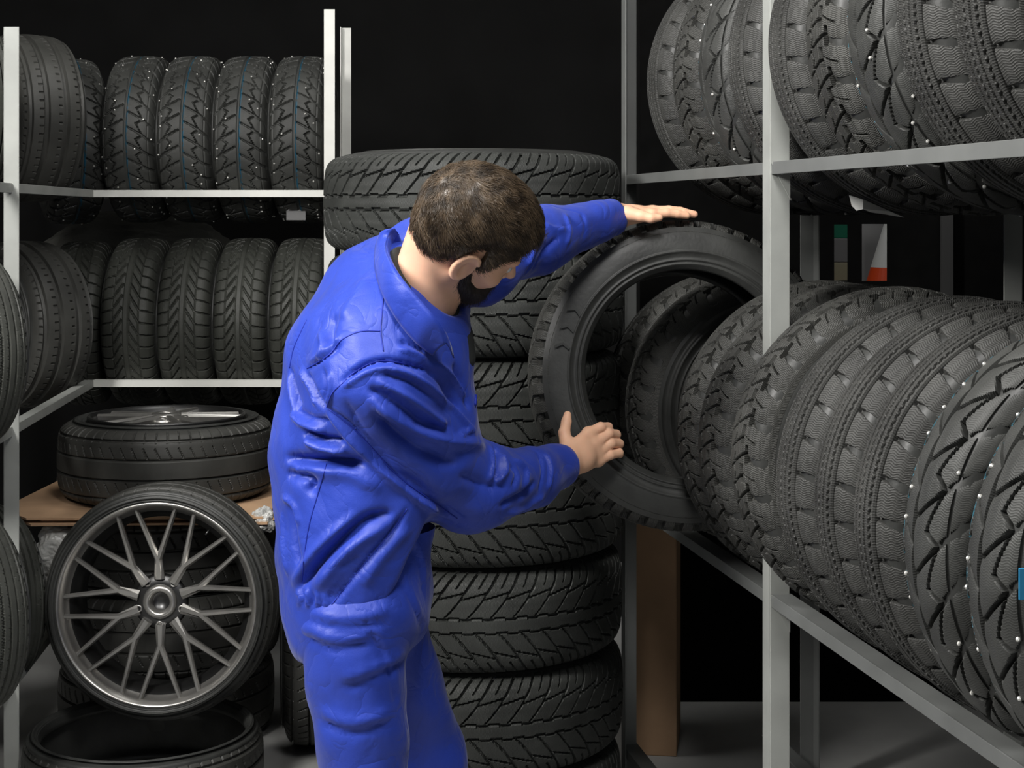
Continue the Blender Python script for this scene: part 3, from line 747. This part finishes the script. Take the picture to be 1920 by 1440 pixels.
# right sleeve
sd1 = cap(G, SR, SR*.45+ER*.55+np.array([-.012, 0, -.02]), .097, .092); sd1 = smin(sd1, cap(G, SR*.45+ER*.55+np.array([-.012, 0, -.02]), ER+np.array([-.02, 0, .012]), .092, .088), .03)
sd2 = cap(G, ER+np.array([-.0, 0, .015]), WR*.62+ER*.38+np.array([0, 0, -.008]), .083, .058); sd2 = smin(sd2, cap(G, WR*.62+ER*.38, WR-nrm(WR-ER)*.008, .058, .044), .02)
slv = smin(sd1, sd2, .03)
F_ = smin(F_, slv, .035)
# left sleeve
sl = cap(G, SL, EL, .085, .072); sl = smin(sl, cap(G, EL, WL-nrm(WL-EL)*.01, .070, .043), .03)
sl = smin(sl, cap(G, W(960, 470, 3.30), W(905, 520, 3.22), .055, .06), .03)
F_ = smin(F_, sl, .04)
# openings: neck, cuffs, hem
nk_ax = nrm(HD-NK+np.array([0, 0, -.02]))
F_ = smax(F_, -cap(G, NK+nk_ax*-.02+np.array([.03, .0, .0]), NK+nk_ax*.25+np.array([.03, 0, .0]), .062, .10), .012)
fw = nrm(WR-ER); F_ = smax(F_, (G-(WR-fw*.006)) @ fw.astype(np.float32)-.35*0, .006) if False else F_
for (wr_, el_, rad) in ((WR, ER, .047), (WL, EL, .046)):
    f_ = nrm(wr_-el_).astype(np.float32); dcut = (G-wr_.astype(np.float32)) @ f_
    nearw = np.linalg.norm(G-(wr_+f_*.04).astype(np.float32), axis=-1)
    F_ = np.where(nearw < .10, np.maximum(F_, dcut), F_)
    F_ = np.maximum(F_, -cap(G, wr_-f_*.03, wr_+f_*.1, .034, .036))
F_ = np.maximum(F_, .755-G[..., 2])
V, Fs = nets(F_, lo, h); del F_, G, sd1, sd2, slv, sl
V = smoothV(V.astype(float), Fs, 3); N = vnormals(V, Fs); tree0 = bvh(V, Fs)
# broad cloth undulation
def sines(V, f, ph): return np.sin(V[:, 0]*f[0]+V[:, 1]*f[1]+V[:, 2]*f[2]+ph)
V = V+N*(.0022*sines(V, (34, 20, -28), .3)*sines(V, (-12, 25, 33), 1.2)+.0012*sines(V, (70, -40, 52), 2.)*sines(V, (30, 61, -20), .4))[:, None]
FOLDS = [
 # right sleeve
 ([(690, 742), (735, 780), (780, 806), (840, 828), (905, 832)], .011, .013),
 ([(700, 772), (745, 815), (800, 850), (860, 868)], .012, -.012),
 ([(645, 745), (672, 800), (725, 862), (790, 915), (850, 952)], .012, -.007),
 ([(619, 766), (671, 815), (744, 889), (805, 935), (868, 972)], .005, -.012),
 ([(612, 772), (655, 822), (715, 882), (790, 940), (850, 975)], .006, .008),
 ([(700, 712), (760, 742), (808, 778), (838, 800)], .008, .010),
 ([(690, 728), (735, 752), (790, 792)], .006, -.008),
 ([(769, 792), (800, 800), (845, 800)], .007, -.010),
 ([(835, 745), (870, 790), (890, 812)], .006, .006),
 ([(716, 688), (760, 700), (800, 722), (845, 765)], .006, .009),
 ([(720, 700), (770, 716), (815, 748)], .004, -.007),
 ([(848, 835), (866, 815), (884, 805)], .005, .006),
 ([(928, 838), (935, 870), (929, 900)], .006, -.016),
 ([(921, 836), (927, 868), (918, 905)], .007, .006),
 ([(940, 850), (950, 880), (932, 903)], .007, .009),
 ([(962, 862), (985, 884), (980, 915)], .006, .008),
 ([(957, 870), (968, 890), (962, 915)], .005, -.007),
 ([(1022, 850), (1033, 880), (1026, 918)], .005, .006), ([(1008, 850), (1018, 885), (1012, 925)], .005, -.006),
 ([(950, 965), (985, 950), (1020, 928)], .007, .007), ([(935, 950), (975, 930), (1005, 905)], .007, -.009),
 ([(860, 890), (910, 910), (960, 912)], .012, -.006),
 # torso below the arm
 ([(536, 858), (580, 862), (630, 866), (685, 872)], .009, -.020),
 ([(540, 876), (600, 880), (660, 890), (715, 920)], .016, .006),
 ([(573, 824), (600, 838), (650, 846)], .009, .014),
 ([(570, 810), (605, 822), (645, 828)], .006, -.012),
 ([(546, 774), (570, 795), (610, 808)], .007, .010), ([(555, 770), (590, 785), (618, 790)], .005, -.008),
 ([(544, 700), (546, 735), (552, 772)], .007, .005), ([(545, 690), (553, 740), (562, 765)], .007, -.010),
 ([(575, 700), (590, 740), (612, 770)], .007, -.010), ([(565, 692), (578, 725), (592, 760)], .006, .008),
 ([(618, 700), (622, 730), (615, 760)], .005, .007), ([(605, 690), (610, 730), (606, 752)], .005, -.006),
 ([(535, 888), (562, 892), (585, 900), (578, 925)], .010, -.014),
 ([(530, 930), (552, 952), (560, 985)], .007, .006),
 ([(552, 880), (568, 900), (600, 915)], .006, .006),
 ([(561, 1103), (590, 1065), (622, 1030), (683, 978), (735, 962)], .009, -.018),
 ([(548, 1098), (580, 1050), (615, 1012), (675, 962)], .012, .008),
 ([(590, 1105), (630, 1055), (665, 1020), (725, 985)], .012, .008),
 ([(625, 1060), (650, 1055), (670, 1040)], .006, -.008),
 ([(540, 940), (550, 1000), (560, 1060)], .010, -.007), ([(528, 960), (532, 1020), (540, 1080)], .008, .005),
 ([(680, 1100), (720, 1040), (770, 985)], .014, .006),
 ([(763, 954), (738, 993), (699, 1039), (653, 1094), (622, 1134)], .0045, -.010),
 ([(612, 1128), (640, 1092), (690, 1030)], .007, -.004),
 # yoke, shoulder, back
 ([(576, 691), (617, 665), (640, 640)], .004, -.007), ([(580, 680), (615, 655), (635, 628)], .006, .005),
 ([(600, 620), (608, 648), (598, 680)], .008, .008), ([(625, 590), (618, 630), (628, 655)], .010, -.008),
 ([(640, 600), (665, 560), (690, 520)], .016, .005),
 ([(640, 718), (663, 698), (698, 680), (733, 677), (792, 690), (820, 700)], .005, -.010),
 ([(640, 730), (668, 708), (700, 694), (740, 690)], .006, .006),
 ([(750, 640), (775, 648), (795, 660)], .005, -.006), ([(745, 655), (775, 662), (800, 676)], .005, .005),
 ([(800, 690), (830, 720), (862, 770)], .007, -.010), ([(815, 680), (845, 705), (872, 750)], .006, .008),
 ([(850, 680), (862, 720), (880, 770)], .006, -.008),
 ([(665, 470), (700, 440), (740, 420)], .008, -.004),
 # left sleeve
 ([(1000, 505), (1020, 470), (1050, 445)], .007, -.009), ([(985, 500), (1000, 470), (1022, 440)], .006, .007),
 ([(970, 540), (985, 515), (1000, 490)], .005, -.007), ([(1060, 400), (1068, 430), (1062, 460)], .005, .004), ([(1090, 400), (1096, 425), (1092, 445)], .004, -.004),
 ([(1020, 420), (1045, 430), (1060, 428)], .007, .004),
 # gathers at the hem
 ([(556, 1108), (566, 1120), (560, 1134)], .004, .006), ([(574, 1104), (580, 1120), (576, 1136)], .004, .007), ([(592, 1108), (598, 1122), (594, 1136)], .004, .006), ([(608, 1114), (612, 1126), (609, 1138)], .004, .006),
 ([(565, 1106), (572, 1120), (568, 1136)], .003, -.006), ([(584, 1106), (588, 1120), (585, 1136)], .003, -.006),
]
for pts, wd, am in FOLDS: V = fold(V, N, tree0, pts, wd*.9, am*1.45)
V = smoothV(V, Fs, 1, .25)

# ---- body (skin): head, neck, trunk core, arms, hands, legs as one mesh
def merge(parts):
    Vs, Fl, n = [], [], 0
    for v, f in parts: Vs.append(v); Fl.append(f+n); n += len(v)
    return np.concatenate(Vs), np.concatenate(Fl)
def hsd(G):
    """bare head"""
    s = ell(G, hl(0, -.004, .028), (.076, .101, .090), HB)
    s = smin(s, ell(G, hl(0, .045, -.030), (.058, .050, .072), HB), .03)
    s = smin(s, cap(G, hl(-.022, .070, -.088), hl(.022, .070, -.088), .026), .03)           # chin
    s = smin(s, cap(G, hl(.055, .0, -.055), hl(.03, .06, -.085), .018), .03); s = smin(s, cap(G, hl(-.055, .0, -.055), hl(-.03, .06, -.085), .018), .03)
    s = smin(s, cap(G, hl(-.035, .088, .018), hl(.035, .088, .018), .010), .018)             # brow
    for e in (1, -1):
        s = smax(s, -ell(G, hl(.031*e, .100, -.002), (.017, .014, .011), HB), .012)          # eye sockets
        s = smin(s, ell(G, hl(.031*e, .083, -.004), (.0125, .0125, .0125), HB), .003)
        s = smin(s, ell(G, hl(.045*e, .068, -.032), (.022, .022, .02), HB), .02)             # cheeks
    s = smin(s, cap(G, hl(0, .096, .004), hl(0, .122, -.032), .007, .0115), .012)            # nose
    s = smin(s, cap(G, hl(.012, .106, -.036), hl(-.012, .106, -.036), .008), .008)
    s = smin(s, cap(G, hl(.018, .094, -.060), hl(-.018, .094, -.060), .007), .008)           # lips
    s = smin(s, cap(G, hl(.016, .092, -.071), hl(-.016, .092, -.071), .007), .006)
    for e in (1, -1):                                                                         # ears
        q = ell(G, hl(.083*e, -.008, -.018), (.011, .021, .034), HB)
        q = smax(q, -ell(G, hl(.098*e, -.003, -.017), (.0155, .0135, .0235), HB), .002)
        rim_ = [hl(.0885*e, -.006+.020*math.sin(a), -.014+.031*math.cos(a)) for a in np.linspace(.9, -3.4, 12)]
        for a_, b_ in zip(rim_[:-1], rim_[1:]): q = smin(q, cap(G, a_, b_, .0045), .003)
        q = smin(q, ell(G, hl(.080*e, .003, -.038), (.006, .008, .009), HB), .005)
        q = smin(q, cap(G, hl(.082*e, .010, -.016), hl(.080*e, .011, -.008), .004), .003)
        s = smin(s, q, .006)
    return s
nkb = NK+np.array([.02, .0, -.01])
def neck_sd(G): return smin(cap(G, nkb, hl(0, -.038, -.045), .066, .060), cap(G, nkb-np.array([.03, 0, .03]), hl(0, -.06, -.02), .05, .046), .02)
G, lo = grid((-.42, 2.80, 1.32), (.12, 3.20, 1.72), .0035)
Fh = smin(hsd(G), neck_sd(G), .022); Vh, Fh_ = nets(Fh, lo, .0035); del G, Fh
headV = smoothV(Vh.astype(float), Fh_, 1, .4)
# trunk, arms, legs
G, lo = grid((-.50, 2.75, .02), (.26, 3.62, 1.55), .011)
B = ell(G, ch, (.155, .11, .20), TB); B = smin(B, cap(G, PEL+np.array([.02, 0, 0]), ch, .075, .11), .06); B = smin(B, cap(G, hipR+np.array([.02, .02, 0]), hipL+np.array([.02, -.02, 0]), .055), .04)
B = smin(B, cap(G, SR-tR*.02, SL+tR*.02, .055), .04); B = smin(B, cap(G, NK-tU*.05, NK, .06), .03)
for a_, b_, c_ in ((SR, ER, WR), (SL, EL, WL)):
    B = smin(B, cap(G, a_, b_, .052, .042), .03); B = smin(B, cap(G, b_, c_, .042, .028), .02)
for a_, b_, c_ in ((hipR, kneeR, feetR), (hipL, kneeL, feetL)):
    B = smin(B, cap(G, a_+np.array([.02, .0, 0]), b_, .062, .048), .03); B = smin(B, cap(G, b_, c_+np.array([0, 0, .09]), .048, .036), .02)
    B = smin(B, cap(G, c_+np.array([0, 0, .07]), c_+np.array([.12, .06, .05]), .036, .03), .03)
Vb, Fb = nets(B, lo, .011); del G, B
# right hand: knuckles and finger chains over the bead of the tyre
def hand(wr, knu, fing, thumb, rp, h_=.0020, pad=None):
    pts = np.array([wr]+list(knu)+[p for f in fing for p in f]+list(thumb)); lo_, hi_ = pts.min(0)-.035, pts.max(0)+.035
    G, lo = grid(lo_, hi_, h_)
    s = cap(G, wr[0] if np.ndim(wr) > 1 else wr, wr, .02)
    for i, k in enumerate(knu): s = smin(s, cap(G, wr+(k-wr)*.12+(k-knu[1])*.25, k, .0205, rp[i]), .014)
    s = smin(s, cap(G, knu[0], knu[3], .0115), .010)
    if pad is not None: s = smin(s, ell(G, pad[0], pad[1]), .012)
    fs = None
    for i, f in enumerate(fing):
        r = rp[i]; ch_ = [knu[i]]+list(f); q = None; rr_ = [r, r*.94, r*.88, r*.74]
        for j in range(len(ch_)-1):
            c_ = cap(G, ch_[j], ch_[j+1], rr_[j], rr_[j+1]); q = c_ if q is None else smin(q, c_, .003)
        fs = q if fs is None else smin(fs, q, .0012)
    t = None
    tr_ = [.017, .0125, .0108, .0085]
    for j in range(len(thumb)-1):
        c_ = cap(G, thumb[j], thumb[j+1], tr_[j], tr_[j+1]); t = c_ if t is None else smin(t, c_, .004)
    s = smin(s, fs, .006); s = smin(s, t, .008)
    # forearm stub runs up the sleeve
    return G, lo, s
# depth at the tyre face for the hand
wr = WR
knu = [W(1103, 812, 3.455), W(1122, 826, 3.462), W(1127, 845, 3.462), W(1122, 864, 3.455)]
fing = [[W(1126, 801, 3.470), W(1140, 801, 3.492), W(1142, 806, 3.512)],
        [W(1141, 813, 3.476), W(1155, 815, 3.500), W(1155, 820, 3.520)],
        [W(1146, 831, 3.474), W(1161, 832, 3.498), W(1161, 837, 3.516)],
        [W(1144, 853, 3.466), W(1161, 849, 3.486), W(1163, 852, 3.502)]]
thumb = [W(1064, 838, 3.415), W(1058, 812, 3.43), W(1062, 791, 3.446), W(1064, 778, 3.455)]
G, lo, s = hand(wr, knu, fing, thumb, [.0118, .0122, .0116, .0108], pad=(W(1084, 856, 3.425), (.036, .03, .032)))
s = smin(s, cap(G, wr, wr-nrm(WR-ER)*.06, .029, .032), .02)
s = smin(s, ell(G, W(1076, 852, 3.42), (.030, .024, .026)), .01)
VR, FR = nets(s, lo, .002); VR = smoothV(VR.astype(float), FR, 1, .4)
# left hand flat along the top of the held tyre
wl = WL
knL = [W(1222, 403, 3.578), W(1226, 397, 3.600), W(1225, 395, 3.622), W(1221, 396, 3.642)]
fgL = [[W(1250, 399, 3.585), W(1270, 401, 3.590), W(1288, 404, 3.594)], [W(1257, 395, 3.606), W(1281, 398, 3.611), W(1302, 402, 3.614)],
       [W(1254, 394, 3.627), W(1276, 396, 3.632), W(1296, 401, 3.635)], [W(1245, 395, 3.652), W(1262, 397, 3.658), W(1277, 401, 3.662)]]
thL = [W(1178, 400, 3.562), W(1202, 405, 3.548), W(1221, 409, 3.543), W(1236, 408, 3.545)]
G, lo, s = hand(wl, knL, fgL, thL, [.0108, .0112, .0108, .0098], pad=(W(1186, 401, 3.59), (.034, .034, .018)))
s = smin(s, cap(G, wl, wl-nrm(WL-EL)*.06, .026, .031), .02)
VL, FL = nets(s, lo, .002); VL = smoothV(VL.astype(float), FL, 1, .4)
bV, bF = merge([(headV, Fh_), (Vb.astype(float), Fb), (VR, FR), (VL, FL)])
body = link('person', mesh_from('person', bV, bF, True), M['skin'])
tag(body, 'man in blue work jacket leaning right, both hands on the held tyre', 'person')
def wear(name, V_, F_, m, parent=body): return link(name, mesh_from(name, V_, F_, True), m, parent)
jacket = wear('jacket', V, Fs, M['cloth'])
jt = bvh(V, Fs)
for pts in ([(576, 691), (617, 665), (640, 638), (675, 622), (714, 621)], [(719, 557), (716, 590), (714, 621), (719, 659)],
            [(613, 764), (622, 738), (643, 718), (663, 699), (698, 680), (733, 677), (792, 689)],
            [(613, 764), (671, 812), (744, 890), (805, 936), (857, 972)],
            [(612, 870), (598, 920), (582, 975), (572, 1030), (566, 1090)], [(763, 954), (738, 993), (699, 1039), (653, 1094), (622, 1134)],
            [(543, 690), (552, 650), (575, 600)]):
    surf_tube('seam', jt, pts, .0013, M['cloth_d'], jacket, off=.0002)
# cuffs: rings at the wrists
for (wr_, el_, r) in ((WR, ER, .0415), (WL, EL, .0405)):
    f_ = Vector(nrm(wr_-el_)); c = Vector(wr_); mb = MB().lathe([(r-.006, -.002), (r, .0), (r+.002, -.006), (r+.003, -.03), (r+.001, -.034), (r-.006, -.034)], 40, 'X', closed=True)
    Mx = frame(f_); Mx.translation = c; mb.V = [tuple(Mx @ Vector(v)) for v in mb.V]
    under(body, mb.build('cuff', M['cloth'], None, smooth=True))
# trousers
G, lo = grid((-.56, 2.72, .05), (.14, 3.60, 1.0), .009)
T = cap(G, hipR+np.array([.02, .02, .03]), hipL+np.array([.02, -.02, .03]), .098); T = smin(T, cap(G, PEL+np.array([.045, 0, .12]), PEL+np.array([.03, 0, -.03]), .105), .05)
for a_, b_, c_ in ((hipR, kneeR, feetR), (hipL, kneeL, feetL)):
    T = smin(T, cap(G, a_, b_, .098, .080), .035); T = smin(T, cap(G, b_, c_+np.array([0, 0, .10]), .085, .078), .03)
T = np.maximum(T, .085-G[..., 2]); Vt, Ft = nets(T, lo, .009); del T, G
Vt = smoothV(Vt.astype(float), Ft, 2); Nt = vnormals(Vt, Ft)
for pts in ([(560, 1190), (620, 1215), (700, 1205)], [(575, 1160), (650, 1178), (730, 1160)], [(640, 1290), (700, 1270), (765, 1240)], [(600, 1350), (660, 1372), (740, 1350)], [(760, 1010), (785, 1050), (800, 1120)], [(740, 1080), (765, 1110), (790, 1180)], [(690, 1180), (720, 1230), (750, 1330)]):
    tt_ = bvh(Vt, Ft); Vt = fold(Vt, Nt, tt_, pts, .010, -.008); Vt = fold(Vt, Nt, tt_, [(a, b-14) for a, b in pts], .012, .006)
Vt += Nt*(.004*sines(Vt, (20, 15, 42), .5)*sines(Vt, (-30, 22, 14), 0))[:, None]
wear('trousers', Vt, Ft, M['cloth'])
for c_ in (feetR, feetL):
    G, lo = grid(c_+np.array([-.16, -.14, -.02]), c_+np.array([.26, .24, .16]), .006)
    S_ = cap(G, c_+np.array([-.03, -.015, .045]), c_+np.array([.15, .08, .036]), .044, .040); S_ = smin(S_, cap(G, c_+np.array([0, 0, .05]), c_+np.array([0, 0, .13]), .046, .05), .03)
    S_ = np.maximum(S_, .003-G[..., 2]); v_, f_ = nets(S_, lo, .006); wear('shoe', smoothV(v_.astype(float), f_, 2), f_, M['shoe'])
# dark shirt: neck ring and front
G, lo = grid((-.46, 2.78, 1.22), (.10, 3.30, 1.66), .005)
s = cap(G, NK-nk_ax*.05, NK+nk_ax*.03, .088, .089); s = smin(s, cap(G, W(840, 590, 3.04), W(858, 670, 3.04), .045, .035), .03)
cutd = (G-(NK+nk_ax*.036).astype(np.float32)) @ nk_ax.astype(np.float32); s = np.maximum(s, np.where(np.linalg.norm(G-NK.astype(np.float32), axis=-1) < .14, cutd, -1))
v_, f_ = nets(s, lo, .005); wear('shirt', smoothV(v_.astype(float), f_, 2), f_, M['shirt'])
# collar: folded band around the neck, its outer edge lying on the jacket
inner_px = [(738, 428, .012), (725, 447, .012), (723, 470, .012), (736, 499, .014), (759, 531, .014), (786, 563, .014), (810, 591, .012), (828, 616, .010), (835, 643, .006)]
outer_px = [(712, 436, .004), (703, 462, .004), (702, 500, .004), (714, 546, .004), (732, 582, .005), (752, 612, .005), (776, 640, .005), (795, 656, .005), (809, 666, .005)]
def onj(p):
    hh, nn = cast(jt, p[0], p[1])
    return hh
inn, out_ = [], []
last = next(onj(p) for p in outer_px if onj(p) is not None)
for (a_, b_) in zip(inner_px, outer_px):
    q = onj(b_); q = q if q is not None else last; last = q; dq = q.y-.012
    out_.append(np.array(W(b_[0], b_[1], dq)))
    di = dq-.022
    inn.append(np.array(W(a_[0], a_[1], di)))
inn = np.array(catmull(inn, 6)); out_ = np.array(catmull(out_, 6)); m_ = len(inn)
rows = []
stand = inn+np.array([.012, .035, -.03])
for k in range(9):
    t = k/8
    rows.append(inn*(1-t)+out_*t+(np.array([-.004, -.010, .004])*math.sin(PI*t)*.5)[None, :])
rows = [stand, (stand+inn)/2+np.array([0, .006, .003])]+rows
R2 = np.stack(rows, 1); nr_ = R2.shape[1]
Vc = R2.reshape(-1, 3); th_ = np.array([.003, .0035, -.001]); Vc = np.concatenate([Vc, Vc+th_])
Fc = []; q = m_*nr_
for i in range(m_-1):
    for j in range(nr_-1):
        a_ = i*nr_+j; Fc += [(a_, a_+1, a_+nr_+1, a_+nr_), (q+a_, q+a_+nr_, q+a_+nr_+1, q+a_+1)]
for i in range(m_-1):
    for j in (0, nr_-1):
        a_ = i*nr_+j; Fc.append((a_, a_+nr_, q+a_+nr_, q+a_))
for i in (0, m_-1):
    for j in range(nr_-1):
        a_ = i*nr_+j; Fc.append((a_, a_+1, q+a_+1, q+a_))
mb = MB(); mb.add([tuple(v) for v in Vc], Fc); collar = mb.build('collar', M['cloth'], None, smooth=True); under(body, collar)
# far lapel
mb = MB(); A_ = [W(838, 612, 2.99), W(868, 622, 3.03), W(880, 646, 3.03), W(862, 652, 2.99), W(846, 646, 2.97)]
mb.add(A_+[a_+np.array([.004, .012, -.002]) for a_ in A_], [(4, 3, 2, 1, 0), (5, 6, 7, 8, 9)]+[(i, (i+1) % 5, (i+1) % 5+5, i+5) for i in range(5)])
under(body, mb.build('lapel', M['cloth'], None, smooth=False, bevel=.002))
# jacket front zip edge
surf_tube('zip', jt, [(884, 600), (892, 650), (893, 700), (890, 760)], .003, M['cloth_d'], jacket, off=.001)
# ---- eyes, brows, beard, hair
for e in (1, -1):
    bm = bmesh.new(); bmesh.ops.create_uvsphere(bm, u_segments=20, v_segments=12, radius=.0112); me = bpy.data.meshes.new('eye'); bm.to_mesh(me); bm.free()
    me.polygons.foreach_set('use_smooth', [True]*len(me.polygons)); me.materials.append(M['eye']); me.materials.append(M['iris'])
    for f in me.polygons:
        if Vector(f.center).normalized().dot(Vector(hF)) > .88: f.material_index = 1
    o = bpy.data.objects.new('eye', me); COL.objects.link(o); o.location = hl(.031*e, .0875, -.004); o.parent = body
def scalp_field(P_):
    q = (P_-HD) @ HB; return q
def hairline(q):
    """positive where hair grows (head local coords)"""
    x, y, z = q[..., 0], q[..., 1], q[..., 2]
    front = np.minimum(z-(.045+.25*np.clip(np.abs(x)-.03, 0, 1)), .2)             # above forehead
    zmin = np.where(y > .055, .052-.0*y, np.where(y > .018, .010, np.where(y > -.03, .022-.0*y, -.060)))
    lim = np.interp(y, [-.12, -.075, -.045, -.030, -.012, .006, .016, .030, .045, .065, .085, .12], [-.070, -.066, -.048, -.026, .024, .034, -.018, -.024, .020, .045, .058, .066])
    return z-lim
G, lo = grid(HD-.15, HD+.16, .003)
s = hsd(G); q = (G-HD.astype(np.float32)) @ HB.astype(np.float32)
thick = .013+.006*np.clip(q[..., 2]/.08, 0, 1)+.004*np.clip(-q[..., 1]/.08, 0, 1)*np.clip((q[..., 2]+.03)/.05, 0, 1)
hl_ = hairline(q); thick = thick*np.clip(hl_/.028+.25, 0, 1); thick = thick*(1-.55*np.exp(-((q[..., 1]+.004)/.03)**2-((q[..., 2]-.03)/.03)**2))
skull = ell(G, hl(0, -.004, .028), (.078, .106, .092), HB); skull = smin(skull, ell(G, hl(0, -.045, -.02), (.055, .045, .055), HB), .03)
hs = skull-thick; hs = smax(hs, -hl_+.0, .008)
hs = np.maximum(hs, -(s+.004))
v_, f_ = nets(hs, lo, .003); hv = smoothV(v_.astype(float), f_, 2)
hn = vnormals(hv, f_); 
qh = (hv-HD) @ HB
hv = hv+hn*(.0016*np.sin(qh[:, 0]*150+30*qh[:, 1])*np.sin(qh[:, 2]*90+qh[:, 1]*40))[:, None]
# strands
cand = np.where((hairline(qh) > .001))[0]
Fv = hv[f_].mean(1); nS = 20000
pick = rng.choice(cand, nS); sv, sf = [], []
rootp = hv[pick]; rn = hn[pick]; rq = qh[pick]
outm = ((rootp-HD) @ HB); keep = (rn*(rootp-HD)).sum(1) > 0; rootp, rn, rq = rootp[keep], rn[keep], rq[keep]; nS = len(rootp)
crown = np.array([.01, -.055, .095])
dl = rq-crown; dl /= np.linalg.norm(dl, axis=1, keepdims=True)
dirl = dl*np.array([.3, .3, .4])+np.array([.10, .95, -.30])+rng.normal(0, .20, (nS, 3))
cl = np.stack([np.sin(rq[:, 1]*95+rq[:, 2]*40), np.sin(rq[:, 0]*80+1), np.sin(rq[:, 2]*90+rq[:, 0]*50)], 1)*.30
dirw = (dirl+cl) @ HB.T; dirw -= rn*(dirw*rn).sum(1)[:, None]; dirw /= np.linalg.norm(dirw, axis=1, keepdims=True)
side = np.cross(dirw, rn); Ln = rng.uniform(.014, .032, nS)*np.clip(hairline(rq)/.03+.35, .35, 1); wd = rng.uniform(.00035, .0007, nS)
tipl = ((rootp+dirw*Ln[:, None]-HD) @ HB); earm = (np.abs(tipl[:, 0]) > .05) & (np.abs(tipl[:, 1]+.008) < .026) & (tipl[:, 2] < .022)
Ln = np.where(earm, .004, Ln)
Ln = np.where(hairline(tipl) < -.004, Ln*.35, Ln)
ks = 4; lift = np.array([-.002, .0024, .0038, .0030])[None, :]*rng.uniform(.5, 1.5, (nS, 1))
Vs = np.zeros((nS, ks, 3, 3))
for k in range(ks):
    t = k/(ks-1); c = rootp+dirw*(Ln*t)[:, None]+rn*(lift[:, k]-(Ln*t)**2/.20)[:, None]; r = wd*(1-.75*t)
    Vs[:, k, 0] = c-side*r[:, None]; Vs[:, k, 1] = c+side*r[:, None]; Vs[:, k, 2] = c+rn*(r*1.2)[:, None]
Vs = Vs.reshape(-1, 3); base = (np.arange(nS)*ks*3)[:, None, None]+(np.arange(ks-1)*3)[None, :, None]
pat = np.array([[0, 1, 4, 3], [1, 2, 5, 4], [2, 0, 3, 5]]).reshape(1, 1, 12); Fst = (base+pat).reshape(-1, 4)
hV, hF_ = merge([(hv, f_), (Vs, Fst)])
wear('hair', hV, hF_, M['hair'])
# beard: thin shell over jaw with strands
G, lo = grid(HD-.15, HD+.15, .003); s = hsd(G); q = (G-HD.astype(np.float32)) @ HB.astype(np.float32)
x, y, z = q[..., 0], q[..., 1], q[..., 2]
top = np.interp(y, [-.02, .0, .02, .04, .06, .08, .10, .13], [-.02, -.016, -.022, -.052, -.060, -.055, -.046, -.044])
reg = np.minimum(top-z, np.where((np.abs(x) < .020) & (z > -.080) & (z < -.056) & (y > .08), -.01, 1)); reg = np.minimum(reg, y-.012); reg = np.minimum(reg, .20+z); reg = np.minimum(reg, .079-np.abs(x))
bs = s-.006*np.clip(reg/.012, 0, 1); bs = np.maximum(bs, -reg); bs = np.maximum(bs, -(s+.004))
v_, f_ = nets(bs, lo, .003); bv = smoothV(v_.astype(float), f_, 1)
bn = vnormals(bv, f_); pick = rng.choice(len(bv), 4500); rp_, rn_ = bv[pick], bn[pick]
dw = (np.array([0, .35, -1.]) @ HB.T)+rng.normal(0, .35, (len(pick), 3))+rn_*.5; dw /= np.linalg.norm(dw, axis=1, keepdims=True); sd_ = np.cross(dw, rn_)
Vs = np.zeros((len(pick), 2, 3, 3))
for k in range(2):
    c = rp_+dw*(.010*k); r = .0004*(1-.7*k); Vs[:, k, 0] = c-sd_*r; Vs[:, k, 1] = c+sd_*r; Vs[:, k, 2] = c+rn_*r
Fst = ((np.arange(len(pick))*6)[:, None]+pat.reshape(1, 12)).reshape(-1, 4)
bV2, bF2 = merge([(bv, f_), (Vs.reshape(-1, 3), Fst)]); wear('beard', bV2, bF2, M['beard'])
for e in (1, -1):
    mb = MB().tube([hl(.014*e, .1005, .013), hl(.030*e, .0985, .020), hl(.046*e, .088, .017)], [.0035, .004, .002], 8)
    under(body, mb.build('eyebrow', M['beard'], None, smooth=True))
